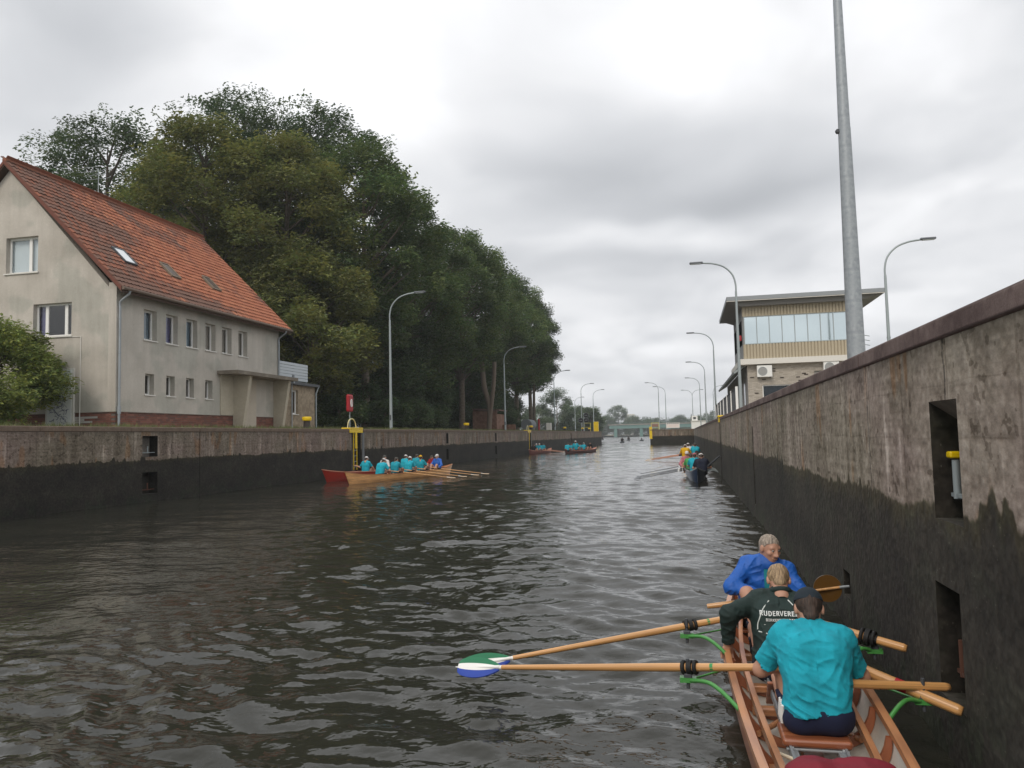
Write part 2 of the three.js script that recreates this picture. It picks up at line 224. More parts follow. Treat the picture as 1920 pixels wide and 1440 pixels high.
// ---------------------------------------------------------------- grey house on the left quay
{
  const X = -22.2, Z0 = -26.5, Z1 = -39.2, XB = -32.8, G = QL - 0.03, EV = 8.3, RX = -27.5, RY = 14.02;
  const h = thing('rendered_house', 'two storey grey rendered house with steep red tiled roof beside the lock', 'house', [0, 0, 0]);
  const render_ = tex(1024, 512, (u, v, i, j) => { const n = fbm(u * 10, v * 5, 201, 5, 10, 5) - 0.5, st = fbm(u * 70, v * 3, 202, 3, 70, 3) - 0.5, f = 30 * n + 12 * st + 22 * (hash2(i, j, 5) - 0.5) + (hash2(i >> 1, j >> 1, 8) > 0.994 ? 26 : 0); const gg = sstep(0.5, 0.66, fbm(u * 7, v * 4, 205, 4, 7, 4)); return [180 + f - 13 * gg, 174 + f - 10 * gg, 164 + f - 10 * gg]; });
  const wallM = std(0xffffff, 0.95, { map: rep(render_, 1 / 9, 1 / 4.5), bumpMap: rep(grainT, 2.2, 2.2), bumpScale: 0.004 });
  const holeP = (a, b, c, d) => new THREE.Path([[a, c], [b, c], [b, d], [a, d]].map(q => new THREE.Vector2(...q)));
  // front wall (facing the lock): shape (z, y)
  const wins = []; for (let i = 0; i < 6; i++) { const z = [-28.12, -29.53, -30.96, -32.4, -33.76, -35.19][i]; wins.push([z - 0.82, z, 6.36, 7.66, 1]); }
  for (let i = 0; i < 4; i++) { const z = [-28.22, -29.59, -30.97, -32.41][i]; wins.push([z - 0.58, z, 4.03, 4.92, 0]); }
  const PL = 3.28;
  const fs = new THREE.Shape([[Z1, PL], [Z0, PL], [Z0, EV + 0.2], [Z1, EV + 0.2]].map(q => new THREE.Vector2(...q)));
  for (const w of wins) fs.holes.push(holeP(w[0], w[1], w[2], w[3]));
  const toX = (g, x) => g.applyMatrix4(new THREE.Matrix4().makeBasis(V(0, 0, 1), Y, V(-1, 0, 0))).translate(x, 0, 0);
  mesh('front_wall', toX(new THREE.ExtrudeGeometry(fs, { depth: 0.36, bevelEnabled: false }), X), wallM, h);
  // gables: shape (x, y)
  const gw = [[-27.62, -26.02, 9.2, 10.72], [-26.2, -24.33, 6.44, 7.82]];
  const gs = () => new THREE.Shape([[XB, PL], [X - 0.362, PL], [X - 0.362, EV + 0.02], [RX, RY - 0.35], [XB, EV + 0.02]].map(q => new THREE.Vector2(...q)));
  const g1 = gs(); for (const w of gw) g1.holes.push(holeP(...w));
  mesh('gable_wall', new THREE.ExtrudeGeometry(g1, { depth: 0.36, bevelEnabled: false }).translate(0, 0, Z0 - 0.36), wallM, h);
  mesh('gable_wall', new THREE.ExtrudeGeometry(gs(), { depth: 0.36, bevelEnabled: false }).translate(0, 0, Z1), wallM, h);
  mesh('back_wall', b2(XB - 0.36, XB, G, EV + 0.2, Z0, Z1), wallM, h);
  // corner return strip of the gable wall
  mesh('corner_strip', b2(X - 0.361, X - 0.001, PL, EV - 0.05, Z0 - 0.36, Z0 + 0.002), wallM, h);
  mesh('attic_floor', b2(XB, X - 0.37, EV - 0.3, EV - 0.1, Z0 - 0.4, Z1 + 0.4), M.offWhite, h);
  mesh('ground_floor_ceiling', b2(XB, X - 0.37, 5.5, 5.7, Z0 - 0.4, Z1 + 0.4), M.offWhite, h);
  // windows with white frames set back in the reveals
  const curtain = [std(0x5b6f7c, 0.9), std(0x4a4a74, 0.9), std(0x4d6675, 0.9), std(0x8d8880, 0.9), std(0x8a857c, 0.9), std(0x8a857c, 0.9)];
  wins.forEach(([a, b, c, d, up], i) => {
    const x = X - 0.24, fr = up ? 0.075 : 0.055, f = mesh('window', merge([b2(x - 0.06, x, c, c + fr, a, b), b2(x - 0.06, x, d - fr, d, a, b), b2(x - 0.059, x + 0.001, c + fr, d - fr, a, a + fr), b2(x - 0.059, x + 0.001, c + fr, d - fr, b - fr, b)]), M.white, h);
    mesh('pane', b2(x - 0.035, x - 0.029, c + fr, d - fr, a + fr, b - fr), M.glassDark, f);
    mesh('sill', b2(X - 0.2, X + 0.05, c - 0.05, c - 0.003, a - 0.04, b + 0.04), M.offWhite, f);
    if (up) mesh('curtain', b2(x - 0.16, x - 0.14, c + 0.02, d, a + 0.02, b - 0.02), curtain[i], f);
  });
  gw.forEach(([a, b, c, d], k) => {
    const z = Z0 - 0.2, fr = 0.08, ms = k ? [a + 0.5, b - 0.42] : [b - 0.55];
    const f = mesh('window', merge([b2(a, b, c, c + fr, z - 0.06, z), b2(a, b, d - fr, d, z - 0.06, z), b2(a, a + fr, c + fr, d - fr, z - 0.059, z + 0.001), b2(b - fr, b, c + fr, d - fr, z - 0.059, z + 0.001), ...ms.map(m => b2(m - 0.07, m + 0.07, c + fr, d - fr, z - 0.058, z + 0.004))]), M.white, h);
    const xs = [a + fr, ...ms.flatMap(m => [m - 0.07, m + 0.07]), b - fr];
    for (let i = 0; i < xs.length; i += 2) mesh('pane', b2(xs[i], xs[i + 1], c + fr, d - fr, z - 0.035, z - 0.029), M.glassDark, f);
    mesh('sill', b2(a - 0.06, b + 0.06, c - 0.06, c - 0.004, Z0 - 0.2, Z0 + 0.06), M.offWhite, f);
    if (!k) { const sl = []; for (let x = a + 0.05; x < b; x += 0.11) sl.push(box(0.09, d - c, 0.006, x, (c + d) / 2, z - 0.13, 0.25)); mesh('blind', merge(sl), std(0xbfccd0, 0.8), f); }
    else mesh('curtain', b2(a + 0.02, a + 0.42, c, d, z - 0.2, z - 0.18), curtain[1], f);
  });
  // brick plinth, each brick real; too small to pick apart from here
  { const bs = [], cols = [[0.2, 0.085, 0.06], [0.17, 0.07, 0.05], [0.23, 0.1, 0.075], [0.14, 0.07, 0.055]];
    const rows = 9, bh = (PL - G) / rows;
    for (let r = 0; r < rows; r++) { for (let z = Z0; z > Z1 + 0.1; z -= 0.25) { const o = (r % 2) * 0.125, e = Math.max(Z1, z - o - 0.24); if (z - o - e > 0.06) bs.push(tinted(b2(X - 0.11 + 0.008 * rnd(), X - 0.03 + 0.01 * rnd(), G + r * bh + 0.006, G + (r + 1) * bh - 0.006, z - o, e), ...cols[rnd() * 4 | 0])); }
      for (let x = X - 0.1; x > X - 5.4; x -= 0.25) { const o = (r % 2) * 0.125, pale = r > 3 && r < 7 && x < X - 0.75 - 0.2 * (r % 3) && x > X - 2 ; bs.push(tinted(b2(x - o - 0.24, x - o, G + r * bh + 0.006, G + (r + 1) * bh - 0.006, Z0 - 0.1, Z0 - 0.03 + 0.01 * rnd()), ...(pale ? [0.42, 0.4, 0.37] : cols[rnd() * 4 | 0]))); } }
    stuff(mesh('plinth_bricks', merge(bs), new THREE.MeshStandardMaterial({ vertexColors: true, roughness: 0.95 }), h)).userData.label = 'red brick plinth with weathered pale patch';
    mesh('plinth_mortar', merge([b2(X - 0.36, X - 0.05, G, PL - 0.002, Z0 - 0.05, Z1), b2(XB, X - 0.361, G, PL - 0.002, Z0 - 0.36, Z0 - 0.05)]), std(0x6f6862, 0.98), h);
    mesh('plinth_edge', merge([b2(X - 0.1, X + 0.02, PL - 0.03, PL - 0.004, Z0, Z1), b2(XB, X + 0.02, PL - 0.031, PL - 0.005, Z0 - 0.1, Z0 + 0.02)]), M.concrete, h); }
  // roof: boards, then curved clay tiles in courses
  const E0 = [-21.72, EV - 0.03], sl = Math.hypot(RX - E0[0], RY - E0[1]), dir = [(RX - E0[0]) / sl, (RY - E0[1]) / sl], nrm = [dir[1], -dir[0]];   // up the slope, outward
  const RZ0 = -26.2, RZ1 = -39.75, rf = mesh('roof', (() => { const s = new THREE.Shape([[E0[0] + 0.02, E0[1] - 0.1], [RX, RY - 0.11], [2 * RX - E0[0], E0[1] - 0.1], [2 * RX - E0[0], E0[1] - 0.26], [RX, RY - 0.27], [E0[0], E0[1] - 0.26]].map(q => new THREE.Vector2(...q))); return new THREE.ExtrudeGeometry(s, { depth: RZ0 - RZ1, bevelEnabled: false }).translate(0, 0, RZ1); })(), std(0x4c3a30, 0.95), h);
  const tw = 0.215, tl = 0.4, course = 0.335, n = Math.floor((RZ0 - RZ1) / tw), m = Math.ceil(sl / course);
  const tile = (() => { const g = new THREE.BoxGeometry(tw - 0.012, 0.03, tl, 4, 1, 1), p = g.attributes.position; for (let i = 0; i < p.count; i++) { const u = p.getX(i) / tw; p.setY(i, p.getY(i) + 0.02 * Math.cos(u * 2 * Math.PI) + (u > 0.42 ? 0.012 : 0)); } g.computeVertexNormals(); return g; })();   // across x, down slope +z
  const tb = new THREE.Matrix4().makeBasis(V(0, 0, -1), V(nrm[0], nrm[1], 0).multiplyScalar(-1).x > 0 ? V(-nrm[0], -nrm[1], 0) : V(nrm[0], nrm[1], 0), V(-dir[0], -dir[1], 0));
  const clay = [[0.33, 0.115, 0.058], [0.3, 0.105, 0.055], [0.35, 0.135, 0.07], [0.25, 0.092, 0.053], [0.22, 0.085, 0.05], [0.18, 0.08, 0.052], [0.15, 0.08, 0.058]].map(c => new THREE.MeshStandardMaterial({ color: new THREE.Color().setRGB(...c), roughness: 0.92, bumpMap: grainT, bumpScale: 0.004 }));
  const skies = [[28.15, 28.85, 2.05, 3.1], [31.25, 31.85, 2.05, 3.1], [34.5, 35.1, 2.05, 3.1]];
  const rest = [], all = [];
  for (let r = 0; r < m; r++) for (let i = 0; i < n; i++) {
    const s = r * course + 0.16, z = RZ0 - (i + 0.5) * tw;
    if (skies.some(([a, b, c, d]) => -z > a - 0.05 && -z < b + 0.05 && s > c && s < d)) continue;
    // weathering: lichen-dark tiles at the near end, along the eaves and in patches
    let wv = 1.25 * sstep(34.5, 26, -z) * (0.55 + 0.9 * fbm(s * 0.5, z * 0.5, 31, 3)) + 0.85 * sstep(1.5, 0, s) * sstep(37.5, 33, -z) * fbm(s, z * 0.8, 33, 3) * 1.6 + 0.9 * sstep(0.56, 0.7, fbm(s * 0.4 + 9, z * 0.3, 32, 3)) + (s > 6.4 && -z > 36 && -z < 39.2 ? 0.8 * fbm(s, z, 36, 2) : 0) + rr(-0.4, 0.4);
    const ci = clamp(Math.floor(wv * 4.6 + rr(0, 1.6)), 0, 6);
    const mt = new THREE.Matrix4().makeTranslation(E0[0] + dir[0] * s + rr(-0.006, 0.01), E0[1] + dir[1] * s + rr(-0.004, 0.012), z).multiply(tb).multiply(new THREE.Matrix4().makeRotationX(-0.12 + rr(-0.02, 0.02)));
    all.push([mt, ci, -z - s * 0.15]);
  }
  all.sort((a, b) => a[2] - b[2]);
  all.forEach(([mt, ci], k) => { if (k < 290) { const t = mesh('roof_tile', tile, clay[ci], rf); t.applyMatrix4(mt); } else rest.push(tinted(tile.clone().applyMatrix4(mt), ...clay[ci].color.toArray())); });
  stuff(mesh('roof_tiles', merge(rest), new THREE.MeshStandardMaterial({ vertexColors: true, roughness: 0.92, bumpMap: grainT, bumpScale: 0.004 }), rf));
  const back = mesh('back_slope_tiles', merge(Array.from({ length: m }, (_, r) => box(0.02, 0.4, RZ0 - RZ1, 0, 0, 0).rotateZ(-Math.PI / 4 + 1.57 * 0 + 0.9).rotateZ(-0.9 + 0.06).translate(2 * RX - E0[0] - dir[0] * -1 * -(r * course + 0.16) * 1, E0[1] + dir[1] * (r * course + 0.16) - 0.03, (RZ0 + RZ1) / 2))), clay[3], rf); stuff(back);
  { const rg = []; for (let z = RZ0; z > RZ1; z -= 0.36) rg.push(new THREE.CylinderGeometry(0.11, 0.12, 0.38, 8, 1, false, 0, Math.PI * 2).rotateX(Math.PI / 2 - 0.03).translate(RX, RY - 0.03, z - 0.18)); stuff(mesh('ridge_tiles', merge(rg), clay[4], rf)); }
  mesh('verge_board', (() => { const s = new THREE.Shape([[E0[0], E0[1] - 0.02], [RX, RY - 0.03], [2 * RX - E0[0], E0[1] - 0.02], [2 * RX - E0[0], E0[1] - 0.2], [RX, RY - 0.2], [E0[0], E0[1] - 0.2]].map(q => new THREE.Vector2(...q))); return new THREE.ExtrudeGeometry(s, { depth: 0.03, bevelEnabled: false }).translate(0, 0, RZ0 + 0.003); })(), std(0x6c4236, 0.9), rf);
  for (const [k, [a, b, c, d]] of skies.entries()) {
    const at = (s, o) => [E0[0] + dir[0] * s - nrm[0] * o * -1 * Math.sign(nrm[0]) * -1, 0];
    const q = new THREE.Matrix4().makeTranslation(E0[0] + dir[0] * (c + d) / 2, E0[1] + dir[1] * (c + d) / 2, -(a + b) / 2).multiply(tb);
    const L = d - c - 0.05, W = b - a, f = mesh('skylight', merge([box(0.07, 0.12, L, -W / 2, 0.03, 0), box(0.07, 0.12, L, W / 2, 0.03, 0), box(W, 0.115, 0.07, 0, 0.03, L / 2), box(W, 0.115, 0.07, 0, 0.03, -L / 2)]), k ? std(0x7a6c5c, 0.8) : M.darkGrey, rf); f.applyMatrix4(q);
    mesh('pane', box(W - 0.06, 0.01, L - 0.06, 0, 0.06, 0), k ? new THREE.MeshPhysicalMaterial({ color: 0x4a3c32, roughness: 0.25 }) : new THREE.MeshPhysicalMaterial({ color: 0xd8dde0, roughness: 0.25 }), f);
  }
  mesh('chimney', muv(b2(RX - 1.5, RX - 0.9, RY - 1.6, RY + 0.25, -33.2, -33.9)), std(0x8a4a34, 0.95), rf);
  // gutter and downpipes
  mesh('gutter', bar([E0[0] + 0.06, EV - 0.12, RZ0], [E0[0] + 0.06, EV - 0.12, RZ1], 0.075, 0.075, 8), std(0x6a5a4e, 0.7), h);
  const dp = z => merge([tube([[E0[0] + 0.06, EV - 0.15, z], [E0[0], EV - 0.3, z], [X + 0.07, EV - 0.62, z], [X + 0.07, EV - 0.9, z]], 0.05), bar([X + 0.07, EV - 0.85, z], [X + 0.07, G + 0.1, z], 0.05), ...[7, 5.6, 4.2].map(y => bar([X + 0.07, y, z], [X + 0.07, y + 0.05, z], 0.062)), bar([X + 0.07, G + 0.7, z], [X + 0.07, G + 1.0, z], 0.075)]);
  mesh('downpipe', dp(Z0 - 0.12), M.galv, h); mesh('downpipe', dp(Z1 + 0.1), M.galv, h);
  mesh('wall_cable', merge([bar([-23.85, 6.36, Z0 + 0.02], [-23.85, 2.6, Z0 + 0.02], 0.018), bar([-24.6, 6.38, Z0 + 0.02], [-23.85, 6.36, Z0 + 0.02], 0.014)]), M.offWhite, h);
  // white side door covered with graffiti
  { const c = document.createElement('canvas'); c.width = 128; c.height = 256; const x = c.getContext('2d'); x.fillStyle = '#d6dad8'; x.fillRect(0, 0, 128, 256); rnd = srnd(41); x.strokeStyle = '#3c425e';
    for (let i = 0; i < 70; i++) { x.lineWidth = rr(1, 3.2); x.globalAlpha = rr(0.3, 0.9); const a = rr(28, 100), b = rr(95, 225); x.beginPath(); x.moveTo(a, b); x.quadraticCurveTo(a + rr(-28, 28), b + rr(-16, 16), a + rr(-24, 24), b + rr(-22, 22)); x.stroke(); }
    const t = new THREE.CanvasTexture(c); t.colorSpace = THREE.SRGBColorSpace;
    const d = mesh('door', b2(-25.36, -24.2, G, 5.0, Z0 + 0.02, Z0 + 0.09), std(0xffffff, 0.7, { map: t }), h); d.userData.label = 'white door covered in dark graffiti';
    mesh('door_frame', merge([b2(-25.45, -25.365, G, 5.08, Z0 - 0.02, Z0 + 0.07), b2(-24.195, -24.11, G, 5.08, Z0 - 0.02, Z0 + 0.07), b2(-25.364, -24.196, 5.005, 5.08, Z0 - 0.02, Z0 + 0.07)]), M.offWhite, d); }
  // porch: slab on two fins that widen upward
  const sm = std(0xffffff, 0.93, { map: rep(mottled([176, 168, 150], 12, 256, 77), 0.4, 0.4) });
  const fin = z => { const s = new THREE.Shape([[X, G], [X + 0.5, G], [X + 0.95, 5.26], [X, 5.26]].map(q => new THREE.Vector2(...q))); return muv(new THREE.ExtrudeGeometry(s, { depth: 0.24, bevelEnabled: false }).translate(0, 0, z)); };
  const pc = mesh('porch_canopy', muv(b2(X, X + 1.15, 5.262, 5.44, -33.35, -39.3)), std(0xffffff, 0.95, { map: rep(mottled([120, 112, 100], 26, 256, 78), 0.5, 0.5) }), h);
  mesh('porch_fin', fin(-34.95), sm, pc); mesh('porch_fin', fin(-38.85), sm, pc);
  mesh('porch_wall', muv(b2(X, X + 0.06, PL, 5.26, -33.6, -34.7)), sm, pc);
  const dr = mesh('entrance_door', muv(b2(X + 0.002, X + 0.05, G, 5.2, -35.4, -36.8)), std(0xffffff, 0.8, { map: rep(mottled([182, 172, 156], 10, 256, 79), 0.6, 0.6) }), h); mesh('handle', rbox(0.06, 0.1, 0.06, 0.02, X + 0.08, 3.95, -35.62), M.black, dr);
  mesh('antenna', merge([bar([RX, RY, -31.5], [RX, RY + 1.4, -31.5], 0.02), ...[0, 1, 2, 3].map(i => bar([RX - 0.6, RY + 0.9 + 0.12 * i, -31.5 + 0.2 * i], [RX + 0.6, RY + 0.9 + 0.12 * i, -31.5 + 0.2 * i], 0.01))]), M.lampGrey, h);
  // flat-roofed annex
  const a = thing('flat_roofed_annex', 'small flat roofed brown rendered annex with grey parapet beside the house', 'annex');
  const am = std(0xffffff, 0.95, { map: rep(mottled([142, 128, 108], 34, 512, 80, 20), 0.3, 0.3) });
  const as = new THREE.Shape([[-43.5, G], [-39.58, G], [-39.58, 5.2], [-43.5, 5.2]].map(q => new THREE.Vector2(...q))); as.holes.push(holeP(-41.4, -40.7, 3.5, 4.9));
  mesh('wall', toX(new THREE.ExtrudeGeometry(as, { depth: 0.3, bevelEnabled: false }), X), am, a); mesh('end_wall', muv(b2(-28, X - 0.31, G, 5.2, -43.2, -43.5)), am, a); mesh('back_wall', muv(b2(-28.3, -28, G, 5.2, -39.6, -43.5)), am, a);
  mesh('roof', muv(b2(-28.4, X + 0.22, 5.205, 5.36, -39.58, -43.75)), M.darkGrey, a);
  const wf = mesh('window', merge([b2(X - 0.2, X - 0.14, 3.5, 3.58, -41.4, -40.7), b2(X - 0.2, X - 0.14, 4.82, 4.9, -41.4, -40.7), b2(X - 0.2, X - 0.139, 3.58, 4.82, -41.4, -41.32), b2(X - 0.2, X - 0.139, 3.58, 4.82, -40.78, -40.7)]), M.white, a); mesh('pane', b2(X - 0.18, X - 0.175, 3.58, 4.82, -41.32, -40.78), M.glassDark, wf); mesh('sill', b2(X - 0.1, X + 0.05, 3.45, 3.495, -41.45, -40.65), M.offWhite, wf);
  const pp = std(0xb9c0c4, 0.6); for (let i = 0; i < 6; i++) mesh('parapet_slat', merge([b2(X - 0.25, X - 0.2, 5.5 + i * 0.175, 5.65 + i * 0.175, -39.6, -43.0), b2(-27, X - 0.26, 5.5 + i * 0.175, 5.65 + i * 0.175, -42.95, -43.0)]), pp, a);
  for (const z of [-39.8, -41.3, -42.9]) mesh('parapet_post', b2(X - 0.32, X - 0.26, 5.36, 6.5, z, z - 0.06), M.galv, a);
  mesh('downpipe', merge([tube([[X + 0.2, 5.25, -43.65], [X + 0.12, 5.0, -43.6], [X + 0.06, 4.8, -43.56]], 0.045), bar([X + 0.06, 4.85, -43.56], [X + 0.06, G, -43.56], 0.045)]), M.lampGrey, a);
  mesh('vent_pipe', merge([bar([X + 0.1, G, -40.5], [X + 0.1, 5.2, -40.5], 0.035), rbox(0.14, 0.5, 0.14, 0.03, X + 0.2, 5.5, -40.5)]), M.galv, a);
  // loose bricks at the foot of the wall
  [[-21.4, -28.4], [-21.5, -29.6], [-21.3, -30.9], [-21.5, -31.5], [-23.2, -26.1]].forEach(([x, z], i) => tag(mesh('loose_stone', rbox(0.32, 0.14, 0.2, 0.02, x, QL + 0.045, z), M.offWhite), ['pale block by the corner drainpipe base', 'pale block below the second lower window', 'pale block below the third lower window', 'pale block nearest the porch on the ground', 'pale block at the foot of the gable plinth'][i], 'stone'));
}

// ---------------------------------------------------------------- trees
const leafG = (() => {   // a spray of small leaves, about 0.9 m across
  rnd = srnd(5); const pos = [], nor = [];
  for (let i = 0; i < 17; i++) {
    const c = V(rr(-1, 1), rr(-0.7, 0.7), rr(-1, 1)).multiplyScalar(0.42), q = new THREE.Quaternion().setFromEuler(new THREE.Euler(rr(-0.7, 0.7), rr(0, 6.28), rr(-0.7, 0.7))), L = rr(0.1, 0.17), w = L * 0.42;
    const P = [[0, 0, -L], [w, 0.03, 0], [0, 0, L], [-w, 0.03, 0]].map(p => V(...p).applyQuaternion(q).add(c)), n = V(0, 1, 0).applyQuaternion(q);
    for (const k of [0, 2, 1, 0, 3, 2]) { pos.push(P[k].x, P[k].y, P[k].z); nor.push(n.x, n.y, n.z); }
  }
  const g = new THREE.BufferGeometry(); g.setAttribute('position', new THREE.Float32BufferAttribute(pos, 3)); g.setAttribute('normal', new THREE.Float32BufferAttribute(nor, 3)); return g;
})();
const leafM = new THREE.MeshPhysicalMaterial({ color: 0xffffff, roughness: 1, specularIntensity: 0.35, transmission: 0.4, thickness: 0, side: THREE.DoubleSide });
M.bark = std(0xffffff, 0.95, { map: rep(mottled([96, 86, 74], 34, 256, 91, 8), 1, 1) });
const GREEN = { dark: [0.06, 0.095, 0.036], mid: [0.088, 0.135, 0.042], olive: [0.145, 0.165, 0.045], fresh: [0.18, 0.23, 0.06], far: [0.08, 0.125, 0.06] };
// crown of leaf sprays gathered round the ends of limbs; lo: height where the crown starts
function tree(name, label, [x, y, z], H, R, lo, col, nLobe, per, sd, group, size = 1, cat = 'tree') {
  rnd = srnd(sd); const t = thing(name, label, cat, [x, y, z], 0, group), lobes = []; nLobe = Math.round(nLobe * 1.35); per = Math.round(per * 0.62);
  const ch = (H - lo) / 2, cy = lo + ch;
  for (let i = 0; i < nLobe; i++) {
    const yy = 1 - 2 * (i + rr(0.2, 0.8)) / nLobe, a = i * 2.39996 + rr(-0.5, 0.5), rad = Math.sqrt(Math.max(0, 1 - yy * yy)) * (yy < 0 ? 1.02 : 0.94), k = rr(0.6, 1.0);
    lobes.push([Math.cos(a) * rad * R * k, cy + yy * ch * (yy > 0 ? 0.88 : 0.86) * mix(0.85, 1, k), Math.sin(a) * rad * R * k, R * rr(0.17, 0.34), rr(0.7, 1.35)]);
  }
  const tr = Math.max(0.12, H * 0.016), gs = [bar([0, -0.1, 0], [rr(-0.3, 0.3), cy, rr(-0.3, 0.3)], tr, tr * 0.5, 9), bar([0, cy - 0.1, 0], [0, H * 0.9, 0], tr * 0.5, 0.04, 7)];
  mesh('trunk', muv(merge(gs)), M.bark, t);
  const lb = lobes.map(l => bar([0, clamp(l[1] - Math.hypot(l[0], l[2]) * 0.9, Math.min(lo * 0.8, H * 0.3), H * 0.85), 0], [l[0], l[1], l[2]], tr * 0.3, 0.025, 5)); mesh('limbs', muv(merge(lb)), M.bark, t);
  const im = new THREE.InstancedMesh(leafG, leafM, nLobe * per), m = new THREE.Matrix4(), q = new THREE.Quaternion(), c = new THREE.Color(); let k = 0;
  for (const l of lobes) for (let i = 0; i < per; i++) {
    const v = V(rr(-1, 1), rr(-0.75, 1), rr(-1, 1)); if (v.length() > 1) v.normalize(); v.multiplyScalar(mix(Math.cbrt(rnd()), 1, 0.35)); const s = rr(0.7, 1.25) * size;
    q.setFromEuler(new THREE.Euler(rr(-0.5, 0.5), rr(0, 6.28), rr(-0.5, 0.5)));
    m.compose(V(l[0] + v.x * l[3] * 1.15, l[1] + v.y * l[3] * 0.8 - 0.12 * l[3] * (v.x * v.x + v.z * v.z), l[2] + v.z * l[3] * 1.15), q, V(s, s, s)); im.setMatrixAt(k, m);
    const f = l[4] * rr(0.72, 1.3), yl = rr(-0.012, 0.02) * (col[0] / 0.06); im.setColorAt(k++, c.setRGB((col[0] + yl) * f, (col[1] + yl * 0.4) * f, col[2] * f));
  }
  im.name = 'crown'; im.castShadow = im.receiveShadow = true; im.userData.kind = 'stuff'; t.add(im); return t;
}
{
  const G = QL - 0.03, T = 'broadleaf_tree', B = 'trees on the left bank';
  const list = [
    ['airy dark tree standing behind the left end of the house roof', -48, -56, 28, 8.2, 9, GREEN.dark, 30, 95],
    ['dark tree behind the middle of the house roof ridge', -42, -58, 25, 7, 5, GREEN.dark, 26, 110],
    ['tallest dark tree rising behind the olive crowns', -40.5, -65, 33.6, 8.6, 8, GREEN.dark, 40, 110],
    ['tall dark tree right of the tallest crown', -33.3, -67, 32, 7.4, 8, GREEN.dark, 34, 110],
    ['olive green tree close behind the house roof', -34.6, -50.5, 24.3, 6, 6, GREEN.olive, 32, 120],
    ['broad olive green tree right of the house ridge', -29.6, -53.5, 23.8, 6.3, 5, GREEN.olive, 36, 120],
    ['large round mid green tree behind the first lamp on the left quay', -26, -60, 25, 6.4, 6, GREEN.mid, 36, 120],
    ['low spreading olive tree just right of the house annex', -26.4, -51, 13.5, 5, 2.4, GREEN.olive, 26, 120],
    ['dark tree filling the gap behind the annex', -33, -58, 18, 6.5, 1.8, GREEN.dark, 30, 110],
    ['mid green tree right of the first left lamp arm', -26.2, -73, 24, 6, 3.4, GREEN.mid, 36, 115],
    ['dark low tree under the mid green crowns', -28.5, -66, 15, 6, 1.5, GREEN.dark, 28, 100],
    ['fresh green tree with a forked pale trunk by the quay', -25, -85, 24, 6.2, 6, GREEN.mid, 36, 115],
    ['mid green tree behind the second left lamp', -25.6, -99, 24.6, 6.4, 3.6, GREEN.mid, 36, 110],
    ['dark green tree behind the brick ruin', -30, -92, 22, 7, 1.5, GREEN.dark, 30, 100],
    ['green tree second from the river end of the row', -24.8, -114, 24.6, 5.8, 5, GREEN.mid, 34, 105],
    ['dark layered tree at the river end of the row', -25.4, -128, 24, 5.2, 6, GREEN.dark, 34, 105],
    ['ragged dark tree leaning out at the end of the row', -23.2, -119, 17, 3.8, 7.5, GREEN.dark, 20, 80],
    ['dark backing tree deep behind the annex', -40, -72, 24, 8, 2, GREEN.dark, 28, 90],
    ['dark backing tree deep behind the first lamp', -38, -88, 24, 8, 2, GREEN.dark, 28, 90],
    ['dark backing tree deep behind the second lamp', -36, -108, 24, 8, 2, GREEN.dark, 26, 90],
    ['dark backing tree deep behind the end of the row', -35, -126, 20, 7, 2, GREEN.dark, 24, 80],
  ];
  list.forEach(([lab, x, z, H, R, lo, c, n, per], i) => tree(T, lab, [x, G, z], H, R, lo, c, n, per, 500 + i, B, 1.15));
  // forked pale trunk that stands clear in front
  const p = mesh('trunk', merge([tube([[0, 0, 0], [0.1, 3, 0], [-0.4, 5, 0.1], [-0.7, 8, 0]], 0.3, 8), tube([[0.05, 1.2, 0], [0.5, 4, 0.1], [0.7, 6, 0], [0.8, 8, 0]], 0.24, 8)]).translate(3.1, 0, -0.4), std(0x6a5e52, 0.95), scene.getObjectByName('broadleaf_tree_011')); p.userData.label = 'pale forked trunk';
  tree('leafy_bush', 'yellow green leafy bush in front of the house gable', [-25.5, G, -23.7], 4.2, 2.55, 0.3, GREEN.fresh, 30, 130, 801, undefined, 0.55, 'bush');
  [[-31, -54, 6.5, 4, 'tall dark undergrowth behind the annex wall'], [-29, -60, 6, 4, 'tall dark undergrowth behind the first left lamp'], [-28, -69, 6, 4, 'tall dark undergrowth right of the first left lamp'], [-28.5, -78, 6.5, 4, 'tall dark undergrowth behind the forked trunk'], [-29, -86, 6.5, 4, 'tall dark undergrowth behind the brick ruin'], [-28.5, -97, 6.5, 4.4, 'tall dark undergrowth behind the second left lamp'], [-28.5, -108, 6.5, 4.4, 'tall dark undergrowth behind the grey tank'], [-28.5, -120, 6.5, 4, 'tall dark undergrowth at the river end of the trees'], [-24.6, -52, 2.6, 2, 'dark shrub below the trees just right of the annex'], [-23.4, -58, 2.4, 1.8, 'dark shrub beside the first left lamp post'], [-24, -64, 2.8, 2.2, 'dark shrub right of the first left lamp post'], [-25, -72, 3, 2.4, 'dark shrub left of the forked trunk'], [-24.6, -104, 3, 2.4, 'dark shrub behind the grey tank'], [-30, -47, 3.4, 2.6, 'dark shrub behind the annex parapet']].forEach(([x, z, H, R, l], i) => tree('shrub', l, [x, G, z], H, R, 0.2, GREEN.dark, H > 5 ? 26 : 14, H > 5 ? 110 : 70, 820 + i, 'shrubs under the trees', 0.8, 'shrub'));
  // far trees beyond the river and behind the gate
  [[-38, -232, 15, 6.5, 'rounded tree behind the third left lamp'], [-31, -225, 9, 5, 'low tree right of the rounded tree behind the lamps'], [-26, -218, 8, 4, 'low tree behind the round signal boards'], [-46, -240, 10, 6, 'low tree left of the rounded tree by the third lamp']].forEach(([x, z, H, R, l], i) => tree('distant_tree', l, [x, 1.5, z], H, R, 0.3, GREEN.far, 20, 60, 850 + i, 'trees beyond the gate', 1.6));
